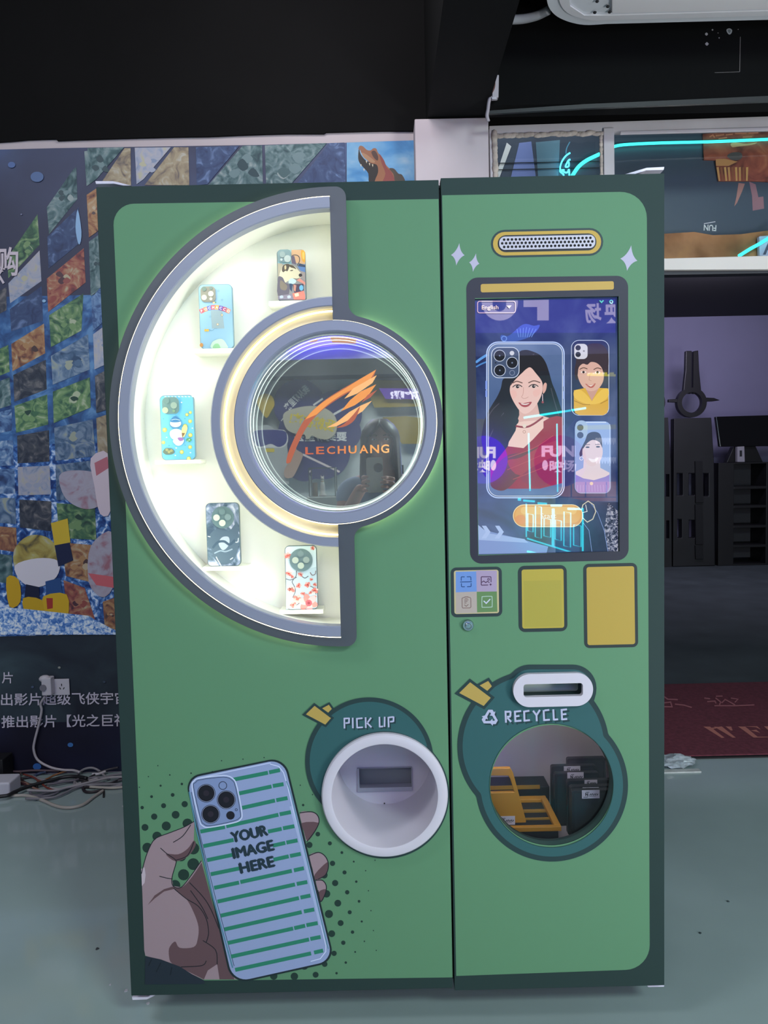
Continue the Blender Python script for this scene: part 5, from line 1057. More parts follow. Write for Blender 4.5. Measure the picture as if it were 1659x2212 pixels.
# ------------------------------------------------------------------ objects behind the window band standing in for reflections in its panes
def boardpx(name, pts, d, th, m, label, cat, bevel=0.0, parent=None):
    o = quadslab(name, pts, d, d + th, m, parent, bevel)
    return tag(o, label, cat) if parent is None else o
BY_ = 1.98
bd = boardpx('reflection_board', [(1040, 270), (2100, 225), (2100, 560), (1040, 600)], BY_, 0.03, mat('board_slate', rgb=[v / 0.3 for v in lin('#2b313b')], rough=0.35, noise=(1.5, 0.12)), 'dark slate board added to carry the stand-in reflections in the window', 'board')
for y in (352, 366): boardpx('joint', [(1060, y), (1310, y - 5), (1310, y - 3.5), (1060, y + 1.5)], BY_ - 0.003, 0.003, mat('joint_dark', '#22292f', rough=0.6), '', '', parent=bd)
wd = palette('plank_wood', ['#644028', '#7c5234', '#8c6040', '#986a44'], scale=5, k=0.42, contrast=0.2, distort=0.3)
boardpx('reflected_wood', [(1400, 507), (1500, 501), (1540, 508), (1600, 506), (1660, 498), (2100, 488), (2100, 575), (1400, 590)], BY_ - 0.06, 0.03, wd, 'brown wood panel standing in for a reflection low in the right pane', 'panel')
po = boardpx('reflected_poster', [(1519, 289), (1660, 280), (1760, 276), (1752, 400), (1650, 392), (1625, 391), (1553, 391), (1546, 346), (1521, 345)], BY_ - 0.012, 0.008, palette('poster_rust', ['#3a2220', '#66342c', '#7d4234', '#8f5840'], scale=9, k=0.42, contrast=0.2, distort=1.0), 'rust coloured poster standing in for a reflection in the right pane', 'poster')
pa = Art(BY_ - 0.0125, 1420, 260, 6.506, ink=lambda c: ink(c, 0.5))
for l in ([(740,230),(780,205),(800,235)], [(820,215),(940,200)], [(960,205),(1060,195)], [(1090,185),(1250,180)], [(1280,180),(1420,175)], [(860,260),(980,240)], [(1200,235),(1330,230)]): pa.line(l, 20, '#b86a52')
pa.blob([(1030,330),(1100,310),(1260,330),(1400,310),(1330,345),(1120,370),(1050,375)], '#b07858', 3)
for k in range(9): pa.poly([(830 + 52 * k, 660), (862 + 52 * k, 655), (885 + 48 * k, 850), (862 + 48 * k, 852)], ['#a87a4c', '#7a4a34', '#b08450'][k % 3], up=1)
pa.poly([(820,545),(950,540),(1130,580),(1000,640),(825,640)], '#a07048'); pa.blob([(980,500),(1060,450),(1180,460),(1180,540),(1060,560)], '#4a4444', 3)
pa.build('print', po)
pb = Art(BY_ - 0.0006, 1420, 260, 6.506, ink=lambda c: ink(c, 0.3))  # reflected shapes painted onto the board
pb.poly([(1140,880),(1230,890),(1190,1000),(1120,1160),(1080,1210),(1110,1080)], '#6d4c48'); pb.poly([(1290,860),(1380,900),(1420,1080),(1490,1070),(1500,1240),(1340,1270),(1330,1060)], '#60444a')
fit(pb, 'FUN', 830, 1475, 655, 1465, 82, '#b49098', 0.02, flip=True); pb.line([(655, 1452), (815, 1424)], 10, '#a08890')
pb.at(1050, 260, 6.144); pb.poly([(275, 295), (335, 345), (180, 752), (125, 752)], '#8c90b4'); pb.poly([(340, 345), (440, 290), (310, 752), (190, 752)], '#2e343e')
for l, w, c in (([(1110,290),(1070,370),(1060,440)], 14, '#41697c'), ([(930,520),(900,620),(930,740)], 60, '#3c6c84'), ([(850,490),(920,470)], 6, '#6f8c98'), ([(700,600),(800,570)], 6, '#5c7c88')): pb.line(sm(l, 4, False), w, c)
pb.poly([(440,300),(600,280),(660,752),(330,752)], '#4c567a'); pb.poly([(660,290),(980,260),(960,752),(690,752)], '#3f5662')
pb.build('reflection_print', bd)
wp = boardpx('reflected_plate', [(1640, 510), (1760, 500), (1760, 560), (1641, 553)], BY_ - 0.09, 0.025, mat('plate_lilac', rgb=[v / 0.3 for v in lin('#7f7c90')], rough=0.5), 'pale plate with dark letters standing in for a reflection at the right window edge', 'plate', 0.004)
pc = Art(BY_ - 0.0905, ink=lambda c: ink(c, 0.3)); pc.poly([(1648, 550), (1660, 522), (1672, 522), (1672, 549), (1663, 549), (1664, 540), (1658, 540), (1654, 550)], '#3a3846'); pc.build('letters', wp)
cy = glow('#3ff0e8', 2.2)
def neon(pts, d, r, label, col=cy):
    return tag(MB().tube(sm([tuple(P(x, y, d)) for x, y in pts], 8, False), r, 8).build('neon_tube', col, smooth=True), label, 'neon tube')
neon([(1236,380),(1250,360),(1268,346),(1295,333)], BY_ - 0.03, 0.009, 'short cyan neon tube curving up standing in for a reflection in the left pane')
neon([(1320,319),(1345,313),(1420,309),(1540,306),(1660,301),(1760,298)], BY_ - 0.03, 0.007, 'long level cyan neon tube standing in for a reflection high in the right pane')
neon([(1596,553),(1620,538),(1645,524),(1700,490)], BY_ - 0.12, 0.008, 'slanting cyan neon tube standing in for a reflection low in the right pane')
ne = thing('reflected_neon_figure', 'small cyan neon outline figure standing in for a reflection in the left pane', 'neon sign', P(1222, 378, BY_ - 0.02))
for l in ([(1117,520),(1090,535),(1055,605),(1065,620),(1095,610),(1100,570),(1090,535)], [(985,655),(985,680),(1025,715),(1030,750)], [(1010,650),(1010,680)], [(1030,650),(1035,685),(1080,690),(1100,650),(1105,750)], [(1115,432),(1060,470),(1010,540),(985,610),(985,650)]):
    MB().tube(sm([tuple(P(1050 + x / 6.144, 260 + y / 6.144, BY_ - 0.02)) for x, y in l], 4, False), 0.004, 6).build('tube', glow('#4fd8f0', 3.0), ne, smooth=True)
# ------------------------------------------------------------------ the far room
D = 7.7
fb_ = mat('stand_black', '#17181b', rough=0.5, noise=(3, 0.2)); fb2 = mat('stand_ring', '#131317', rough=0.4)
def stand(dx, label, slots, x0, x1):
    c = P((x0 + x1) / 2, 1259, D); r = thing('game_stand', label, 'game stand', (c.x, D, 0), 'game stands')
    o = [(x0, 904), (x1 - 4, 902), (x1 + 2, 1000), (x1 + 4, 1262), (x0 - 2, 1262)]
    q_ = lambda l, d=D: [(P(a, b, d).x, max(P(a, b, d).z, 0.0)) for a, b in l]
    MB().prism(q_(o), [q_(s) for s in slots], D, D + 0.12).build('panel', fb_, r, bevel=0.01)
    xm = 1496.5 + dx; g = P(xm, 869, D); s_ = S(xm, 869, D)
    MB().lathe(g.x, g.z, [(32 / s_, D + 0.02), (32 / s_, D + 0.1), (22 / s_, D + 0.1), (22 / s_, D + 0.02)], 0, 2 * PI, 40, closed=True).build('ring', fb2, r, smooth='auto')
    for l in ([(1478,848),(1483,800),(1484,757),(1497,757),(1496,850)], [(1499,850),(1500,758),(1511,756),(1513,800),(1518,850)]):
        MB().prism(q_([(a + dx, b) for a, b in l]), [], D + 0.03, D + 0.09).build('prong', fb2, r, bevel=0.008)
    for l in ([(1447,862),(1470,861),(1470,869),(1447,868)], [(1524,858),(1545,859),(1558,864),(1545,866),(1524,867)])[:1 if dx else 2]:
        MB().prism(q_([(a + dx, b) for a, b in l]), [], D + 0.03, D + 0.09).build('side_bar', fb2, r, bevel=0.006)
    return r
R4 = lambda a, b, c, d: [(a, b), (c, b), (c, d), (a, d)]
st = stand(0, 'tall black slotted stand topped by a ring and two prongs, beside the television', [R4(1463, 1023, 1475, 1070), R4(1488.5, 1023, 1501, 1070), R4(1518, 1023, 1531, 1072), R4(1463, 1122, 1473, 1162), R4(1489, 1124, 1501, 1162)], 1456, 1541)
stand(-90, 'twin black slotted stand half hidden by the green machine', [R4(1436.5, 1024, 1446, 1073), R4(1439, 1124, 1446, 1163), R4(1400, 1024, 1412, 1072)], 1366, 1447)
for a, b in ((996, 1086), (1090, 1176), (1178, 1208)):
    quadslab('mount_bar', [(1502, a), (1518, a), (1520, b), (1503, b)], D - 0.03, D - 0.005, fb2, st, 0.004)
cb = thing('media_cabinet', 'black cabinet with five open shelves against the far wall', 'cabinet', (P(1610, 1258, D).x, D + 0.2, 0))
q_ = lambda x, y: P(x, y, D)
cx0, cx1 = q_(1552, 1100).x, q_(1662, 1100).x; ctop = q_(1600, 999).z; ox0, ox1 = q_(1585, 1100).x, q_(1655, 1100).x
mb = MB().box(cx0, ox0, D, D + 0.45, 0, ctop).box(ox1, cx1 + 0.3, D, D + 0.45, 0, ctop).box(ox0, ox1, D, D + 0.45, ctop - 0.02, ctop)
for y in (1053, 1094, 1137, 1179, 1236): z = q_(1620, y).z; mb.box(ox0, ox1, D, D + 0.44, max(z - 0.02, 0), max(z + 0.015, 0.02))
mb.build('carcass', mat('cabinet_black', '#0e0e11', rough=0.5), cb, bevel=0.004)
MB().box(ox0, ox1, D + 0.40, D + 0.42, 0.05, ctop - 0.02).build('back_board', mat('cabinet_back', '#3a3a40', rough=0.6), cb)
tv = thing('television', 'black television standing on the cabinet', 'television', (q_(1620, 998).x, D + 0.2, ctop))
quadslab('screen', [(1546, 900), (1720, 895), (1720, 963), (1555, 965)], D + 0.05, D + 0.11, mat('tv_black', '#08080b', rough=0.2), tv, 0.01)
quadslab('foot', [(1585, 965), (1632, 963), (1648, 998), (1570, 999)], D + 0.1, D + 0.2, mat('tv_foot', '#0b0b0d', rough=0.4), tv, 0.004)
bx = thing('small_white_box', 'small pale box with a dark slot in front of the television foot', 'box', (q_(1601, 997).x, D + 0.04, ctop))
quadslab('body', [(1593, 965), (1608, 964), (1609, 998), (1593, 998)], D + 0.02, D + 0.08, mat('box_pale', '#8d8b92', rough=0.5), bx, 0.004); quadslab('slot', [(1598, 973), (1603, 973), (1603, 986), (1598, 986)], D + 0.017, D + 0.02, dk_, bx)
# ------------------------------------------------------------------ welcome mat
c4 = [F(1300, 1641), F(1900, 1630), F(1900, 1470), F(1300, 1484)]
wm = thing('welcome_mat', 'dark red welcome mat in the passage right of the machine', 'mat', ((c4[0].x + c4[1].x) / 2, (c4[0].y + c4[3].y) / 2, 0))
y0_, y1_ = c4[0].y, c4[3].y
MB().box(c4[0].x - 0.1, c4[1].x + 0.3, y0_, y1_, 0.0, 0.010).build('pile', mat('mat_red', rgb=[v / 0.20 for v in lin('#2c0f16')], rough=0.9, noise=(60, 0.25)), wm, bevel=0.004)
MB().box(c4[0].x - 0.1, c4[1].x + 0.3, y0_ - 0.02, y0_ - 0.0005, 0.0, 0.006).build('rubber_edge', mat('mat_edge', '#121014', rough=0.7), wm)
class FloorArt(Art):
    def T(s, p): return F(s.ox + p[0] / s.sc, s.oy + p[1] / s.sc, 0.0103 + s.L * 1e-4)
w_ = FloorArt(0, 1380, 1240, 4.81, ink=lambda c: ink(c, 0.22))
gold = '#5e3a34'
for l in ([(670,1585),(740,1585),(890,1700),(860,1703)], [(780,1585),(870,1590),(1008,1700),(975,1700)], [(735,1600),(860,1583),(875,1592),(770,1610)], [(900,1583),(960,1585),(975,1625),(955,1625)], [(1030,1583),(1105,1585),(1240,1695),(1190,1698)], [(1090,1582),(1230,1582),(1270,1618),(1215,1592)], [(1160,1625),(1220,1618),(1260,1650),(1225,1640)], [(1190,1700),(1342,1697),(1342,1690),(1230,1690)], [(1300,1582),(1360,1582),(1500,1700),(1430,1700)]):
    w_.poly(l, gold)
for l in ([(265,1275),(300,1300),(400,1305)], [(250,1340),(330,1330),(345,1380),(250,1378)], [(380,1352),(470,1362),(545,1385)], [(680,1288),(740,1296)], [(715,1325),(790,1320),(800,1340)], [(800,1270),(870,1268)], [(800,1290),(850,1330),(840,1355)], [(890,1300),(1000,1360)], [(960,1290),(1030,1300),(1000,1330)], [(790,1368),(1000,1368),(1195,1360)], [(860,1340),(900,1300)]): w_.line(l, 13, '#553336')
w_.build('lettering', wm)
c = F(1455, 1655); cr = thing('crumpled_wrapper', 'crumpled grey plastic wrapper at the near edge of the red mat', 'wrapper', (c.x, c.y, 0))
bm = bmesh.new(); bmesh.ops.create_icosphere(bm, subdivisions=3, radius=1.0); rn = random.Random(9)
for v in bm.verts:
    n = 0.75 + 0.5 * rn.random(); v.co = Vector((c.x + v.co.x * 0.085 * n, c.y + v.co.y * 0.04 * n, max(0.0, 0.022 + v.co.z * 0.028 * n)))
me = bpy.data.meshes.new('sheet'); bm.to_mesh(me); bm.free(); me.materials.append(mat('wrapper_grey', '#98a2a8', rough=0.3, noise=(40, 0.35))); link(bpy.data.objects.new('sheet', me), cr)
MB().box(c.x - 0.1, c.x + 0.09, c.y - 0.075, c.y - 0.045, 0, 0.006).build('flap', mat('wrapper_white', '#aeb2b0', rough=0.5, noise=(30, 0.2)), cr)
# ------------------------------------------------------------------ under the ceiling: air conditioner, wiring
AZ = 2.99
acw = mat('ac_white', '#eae6e8', rough=0.35)
ac = thing('air_conditioner', 'white air conditioner hanging under the ceiling at the upper right', 'air conditioner', F(1500, 20, AZ))
def plan(name, pts, z0, z1, m, bevel=0.0):
    v = [F(x, y, AZ) for x, y in pts]; n = len(v)
    t = tessellate_polygon([[Vector((p.x, p.y, 0)) for p in v]])
    return mesh(name, [(p.x, p.y, z0) for p in v] + [(p.x, p.y, z1) for p in v], [tuple(i) for i in t] + [tuple(j + n for j in i) for i in t] + [(i, (i + 1) % n, n + (i + 1) % n, n + i) for i in range(n)], m, ac, bevel=bevel, seg=3)
rim = sm([(1180, -60), (1181, 0), (1194, 28), (1222, 45), (1262, 54), (1310, 52)], 5, False)
plan('casing', rim + [(1659, 43), (2100, 31), (2100, -170), (1178, -150)], AZ, 3.6, mat('ac_cap', '#dfe2e8', rough=0.35), 0.015)
plan('underside_panel', [(1320, -150), (1321, 22), (1400, 20), (2100, 2), (2100, -160)], AZ - 0.012, AZ - 0.001, acw, 0.004)
plan('trim_line', sm([(1200, -60), (1210, 4), (1236, 30), (1280, 41)], 5, False) + [(1320, 40), (2100, 18), (2100, 8), (1318, 30), (1262, 30), (1232, 10), (1222, -60)], AZ - 0.006, AZ - 0.001, mat('ac_trim', '#e2e0e4', rough=0.3))
for x, y in ((1290, 3), (1313, 14), (1285, 27), (1317, 26)):
    MB().ball(F(x, y, AZ - 0.008), 0.007, 0.007, 0.004, n=8).build('screw', dk_, ac)
zc_ = 0.0
pts = [F(1185, 22, AZ + 0.03), P(1160, 34, 1.2), P(1130, 41, 1.15), P(1090, 43, 1.1), P(1050, 45, 1.05)]
tag(MB().tube(sm([tuple(v) for v in pts], 6, False), 0.016, 10).build('duct_pipe', mat('pipe_grey', '#8f9094', rough=0.5), smooth=True), 'pale pipe from the air conditioner to the dark beam', 'pipe')
jb = thing('junction_box', 'slim white junction box with brown wires beside the white pillar', 'junction box', P(1070, 212, 1.29))
quadslab('casing', [(1066, 162), (1078, 161), (1077, 210), (1063, 211)], 1.29, 1.318, mat('junction_white', '#b0a8b0', rough=0.5), jb, 0.003)
quadslab('clip', [(1062, 210), (1073, 209), (1073, 214), (1063, 214)], 1.288, 1.30, mat('junction_clip', '#c0bac4', rough=0.5), jb)
MB().tube(sm([tuple(P(x, y, 1.285)) for x, y in ((1065, 165), (1068, 180), (1066, 192), (1062, 200))], 4, False), 0.004, 6).build('wire', mat('wire_brown', '#5a342c', rough=0.5), jb, smooth=True)
MB().tube(sm([tuple(P(x, y, 1.30)) for x, y in ((1060, 208), (1056, 220), (1054, 236), (1052, 250), (1055, 262))], 4, False), 0.007, 8).build('cord', mat('wire_white', '#a89fa8', rough=0.5), jb, smooth=True)
MB().tube(sm([tuple(P(x, y, 1.31)) for x, y in ((1068, 162), (1070, 140), (1076, 100), (1082, 60), (1088, 10))], 4, False), 0.005, 8).build('cord', mat('wire_dark', '#4c4a50', rough=0.5), jb, smooth=True)
# chipped paint on the black wall
ch = Art(1.3195, 860, 0, 2.0764, ink=lambda c: mat('chip_' + c[1:], c, rough=0.8))
ch.L = 1
ch.line([(1535, 165), (1532, 322)], 3, '#5c5656', cap=False); ch.line([(1420, 326), (1532, 322)], 3, '#4c4848', cap=False)
for x, y, r in ((1383, 153, 7), (1410, 134, 4), (1385, 197, 8), (1440, 170, 3), (1435, 148, 2), (1525, 132, 2)): ch.blob([(x - r, y), (x, y - r), (x + r, y), (x, y + r)], '#8f8a90', 3)
ch.blob([(1473, 133), (1486, 127), (1498, 135), (1494, 150), (1485, 155), (1476, 146)], '#8a8a90', 3); ch.blob([(1478, 136), (1486, 132), (1493, 138), (1486, 149)], '#5a6066', 3)
struct(ch.build('trim_6'))
# ------------------------------------------------------------------ the side of the room behind the viewer, seen in the glass
RY = 5.0
def bink(c): return ink(c, 0.62, 0.6)
def rp(x, y, sc=3.5298, ox=500, oy=680, v=RY):           # a point seen in the mirror, v metres behind the glass
    p = P(ox + x / sc, oy + y / sc, v); return Vector((p.x, -v, p.z))
struct(MB().box(-5, 6, -5.2, -RY - 0.06, 0, 3.62).build('wall_front', mat('rear_wall', '#ccd6d4', rough=0.8, noise=(1.5, 0.05))))
def board(name, pts, m, label, cat, th=0.03, off=0.0, v=RY, crop=(500, 680, 3.5298)):
    o = [(rp(x, y, crop[2], crop[0], crop[1], v).x, rp(x, y, crop[2], crop[0], crop[1], v).z) for x, y in pts]
    b = MB().prism(o, [], -v + off, -v + off + th).build(name, m)
    return tag(b, label, cat)
zb0 = rp(700, 490).z
struct(MB().box(-5, 6, -RY - 0.06, -RY + 0.25, zb0, rp(700, 372).z).build('trim_7', mat('rear_beam', '#3c4446', rough=0.6)))
navy = mat('sign_navy', '#2b2c72', rough=0.5)
def cu(cx, cy, shapes, rm): return union(cx, cy, rm, shapes, 120)
cl = board('cloud_sign', cu(600, 900, [(520, 690, 195), (810, 760, 185), (560, 900, 200), (700, 1050, 205), (560, 1120, 150), (860, 900, 130)], 520), navy, 'dark blue cloud-shaped sign on the wall behind the viewer, mirrored in the round window', 'sign')
def art(name, par, draw, v=RY, off=0.031, crop=(500, 680, 3.5298), inkf=None, sub=None):
    a = Art(v - off, *crop, step=2e-4, back=True, ink=inkf or bink); draw(a); return a.build(name, par)
def tx(a, t, x0, y0, x1, y1, h, c, b=0.02): fit(a, t, x0, y0, x1, y1, h, c, b, cap=0.9)
def dcl(a):
    tx(a, '我从哪里来', 598, 570, 430, 735, 58, '#c4c6d0', 0.03); tx(a, '要到哪里去', 880, 955, 480, 960, 66, '#c4c6d0', 0.03)
    a.line([(625, 690), (697, 640)], 14, '#c4c6d0', cap=False); a.line([(780, 760), (860, 715)], 16, '#c4c6d0', cap=False); a.line([(545, 1065), (825, 1198)], 15, '#c9b8b8', cap=False); a.line([(380, 810), (450, 720)], 6, '#c4c6d0')
art('lettering', cl, dcl)
bb = board('speech_bubble', [(a, b) for a, b in sm([(400,790),(420,745),(500,715),(600,700),(700,710),(780,760),(808,830),(795,905),(740,950),(670,945),(620,925),(600,945),(575,950),(560,915),(480,905),(425,870)], 5)], mat('bubble_cream', '#cfcab4', rough=0.5), 'cream speech-bubble sign with yellow lettering, mirrored over the dark blue sign', 'sign', 0.02, 0.04)
art('lettering', bb, lambda a: tx(a, '我就在这!', 785, 885, 440, 820, 84, '#c9b02a', 0.03), off=0.0615)
board('location_pin', sm([(205,680),(225,625),(270,605),(320,630),(335,690),(310,740),(275,790),(235,740)], 4), mat('pin_yellow', '#d2b42c', rough=0.5), 'yellow location-pin sign at the left of the mirrored wall', 'sign', 0.02, 0.04)
vr = board('goggle_sign', [(150,1290)] + sm([(150,960),(160,880),(240,850),(290,845),(350,880),(420,890),(432,1000),(445,1150)], 4, False) + [(445,1290)], mat('goggle_white', '#c2c8c8', rough=0.5), 'white board with a dark blue goggle shape at the lower left of the mirrored wall', 'sign', 0.02, 0.05)
def dvr(a):
    a.poly(rrect(295, 945, 275, 140, 62, 6), '#d8d8d8'); a.poly(sm([(165,930),(190,882),(390,882),(425,930),(410,985),(360,1008),(300,985),(230,1005),(185,990)], 4), '#2b2c72'); a.poly(rrect(295, 1033, 66, 28, 4, 3), '#c9b02a')
art('print', vr, dvr, off=0.0715)
board('pointing_hand_sign', sm([(480,1000),(495,995),(505,1030),(550,1060),(545,1100),(500,1200),(470,1240),(420,1240),(415,1180),(470,1090),(470,1060)], 3), mat('hand_peach', '#c9a894', rough=0.5), 'peach coloured pointing-hand sign under the speech bubble', 'sign', 0.02, 0.07)
olive = mat('panel_olive', '#a08c2c', rough=0.5)
board('olive_panel', [(1000,500),(1300,505),(1460,560),(1460,700),(1090,710)], olive, 'upper olive yellow panel at the right of the mirrored wall', 'panel', 0.02, 0.01)
board('olive_panel', [(1150,785),(1330,775),(1460,790),(1460,985),(1300,985)], olive, 'lower olive yellow panel at the right of the mirrored wall', 'panel', 0.02, 0.01)
pk = board('purple_strip', [(1125,567),(1560,570),(1560,650),(1175,647)], glow('#6038a8', 1.0), 'glowing purple strip sign with white characters in the mirrored wall', 'sign', 0.02, 0.05)
art('lettering', pk, lambda a: tx(a, '我在哪?', 1480, 640, 1210, 636, 60, 'w', 0.05), off=0.0715, inkf=lambda c: glow('#e8e0ff', 1.6))
# lit signs that show in the touch screen
S1, S2 = (1010, 630, 4.8794), (1010, 900, 4.8794)
lb = board('light_box', [(-1900,-260),(1800,-300),(1800,428),(-400,430),(-1900,640)], glow('#3f30b0', 9.0), 'long glowing purple light box with huge white letters, mirrored at the top of the screen', 'sign', 0.12, 0.0, crop=S1)
def dlb(a):
    a.L = 1
    a.poly([(862,298),(740,298),(740,156),(595,156),(595,50),(740,50),(740,-90),(560,-90),(560,-200),(862,-200)], 'w')
    a.poly([(150,-200),(150,120)] + arc_px(345, 110, 190, PI, 0, 14) + [(532,-200),(412,-200),(412,130)] + arc_px(340, 130, 72, 0, PI, 10)[0:] + [(262,-200)], 'w')
    fit(a, '场', 1420, 300, 1250, 304, 190, 'w', 0.03, cap=0.88); fit(a, '映', 1660, 296, 1450, 300, 210, 'w', 0.03, cap=0.88)
def arc_px(cx, cy, r, a0, a1, n): return [(cx + r * math.cos(a0 + (a1 - a0) * i / n), cy + r * math.sin(a0 + (a1 - a0) * i / n)) for i in range(n + 1)]
art('letters', lb, dlb, off=0.121, crop=S1, inkf=lambda c: glow('#cdbff0', 11.0))
art('orange_marks', lb, lambda a: (a.poly([(570, 205), (680, 178), (650, 205), (600, 214)], 'o'), a.poly([(745, 165), (955, 182), (950, 222), (768, 214)], 'o')), off=0.1215, inkf=lambda c: glow('#e0862c', 1.0))
rs = board('round_sign', circ(160, 455, 250, 48), glow('#4a2ae0', 9.0), 'glowing violet round sign mirrored at the left of the screen', 'sign', 0.08, 0.0, crop=S2)
def drs(a):
    fit(a, 'FUN', 300, 430, 20, 430, 108, 'w', 0.05); fit(a, '映场', 240, 570, -10, 572, 118, 'w', 0.03, cap=0.9); a.ell(275, 512, 30, 56, 'w'); 
art('letters', rs, drs, off=0.081, crop=S2, inkf=lambda c: glow('#e0d4ff', 10.0))
r2 = board('pink_sign', circ(960, 470, 270, 48), glow('#7a3ab0', 2.5), 'dimmer pink-violet round sign mirrored in the middle of the screen', 'sign', 0.03, 0.06, crop=S2)
def dr2(a):
    fit(a, 'FUN', 785, 415, 1140, 415, 105, 'w', 0.05); fit(a, '映场', 870, 570, 1150, 568, 116, 'w', 0.03, cap=0.9); a.ell(822, 512, 30, 54, 'w')
art('letters', r2, dr2, off=0.091, crop=S2, inkf=lambda c: glow('#d8c0f0', 8.0))
ms = board('yellow_sign', [(1265,795),(1480,722),(1640,715),(1640,892),(1265,885)], glow('#d8d428', 6.0), 'glowing yellow sign with tall letters mirrored at the right of the screen', 'sign', 0.05, 0.0, crop=S1)
def dms(a):
    fit(a, 'N', 1575, 860, 1478, 862, 110, 'k', 0.04); fit(a, 'M', 1450, 862, 1380, 862, 100, 'w', 0.04); fit(a, 'IN', 1365, 862, 1275, 862, 80, 'w', 0.04)
art('letters', ms, dms, off=0.0515, crop=S1, inkf=lambda c: glow('#f0ecd0', 6.0) if c == 'w' else mat('sign_black', '#15151a'))
lw = board('lit_window', [(1160,0),(1590,0),(1590,440),(1000,470),(1010,180)], glow('#6f8fc0', 3.4), 'pale lit shop window mirrored at the lower right of the screen', 'window display', 0.04, 0.0, crop=S2)
def dlw(a):
    a.poly([(1160, 95), (1600, 80), (1600, 130), (1160, 140)], 'y')
    for k in range(9): a.blob([(1350 + 30 * k, 235), (1370 + 30 * k, 222), (1385 + 30 * k, 240), (1366 + 30 * k, 300)], 'w', 3, up=0 if k else 1)
    for k in range(9): a.blob([(1350 + 30 * k, 440), (1370 + 30 * k, 425), (1385 + 30 * k, 445), (1366 + 30 * k, 500)], 'w', 3, up=0 if k else 1)
art('shelf_goods', lw, dlw, off=0.0415, crop=S2, inkf=lambda c: glow('#b8c060', 3.0) if c == 'y' else glow('#c8d4f0', 4.0))
os_ = board('orange_shelf', [(960,690),(1600,685),(1600,890),(1260,890),(960,830)], glow('#b8742c', 5.0), 'amber lit shelf mirrored above the start button', 'shelf', 0.05, 0.0, crop=S2)
art('shelf_bars', os_, lambda a: [a.line([(x, 690), (x, 855)], 14, 'k') for x in (1100, 1250, 1470)] + [a.line([(960, 850), (1590, 850)], 8, 'k')], off=0.0515, crop=S2, inkf=lambda c: mat('shelf_dark', '#2a1c10'))
ng = thing('neon_gate', 'cyan neon outline gate with tall boxes, mirrored over the start button', 'neon sign', (rp(880, 1400, 4.8794, 1010, 900).x, -RY + 0.1, 0.3))
NG = glow('#28dcf0', 20.0)
def tube(l, w=0.007, closed=False):
    MB().tube([tuple(rp(x, y, 4.8794, 1010, 900) + Vector((0, 0.1, 0))) for x, y in l], w, 6, closed).build('tube', NG, ng)
for x0, y0, x1, y1 in ((615,1015,672,1210), (695,935,757,1275), (785,1065,855,1265), (903,1080,965,1300), (993,995,1062,1368), (1095,1130,1172,1362)):
    tube([(x0, y0), (x1, y0 + 14), (x1, y1), (x0, y1 - 16)], 0.005, True)
tube([(600,910),(602,1260)], 0.006); tube([(880,965),(880,1360)], 0.014); tube([(1190,960),(1190,1432)], 0.009); tube([(610,1275),(880,1360),(1110,1432)], 0.007); tube([(610,1410),(750,1440)], 0.008)
tube([(570,880),(690,890)], 0.009); tube([(720,908),(815,914)], 0.009); tube([(855,932),(970,932)], 0.009); tube([(1030,966),(1195,968)], 0.009); tube([(515,868),(545,870)], 0.012)
tube([(625,180),(640,780)], 0.007); tube([(920,80),(928,790)], 0.006)
l2 = [rp(575, 1335, *((4.8794, 1010, 630))), rp(1220, 1235, 4.8794, 1010, 630)]
tag(MB().tube([tuple(p + Vector((0, 0.1, 0))) for p in l2], 0.009, 6).build('neon_tube', NG), 'slanting cyan neon bar mirrored across the portrait on the screen', 'neon tube')
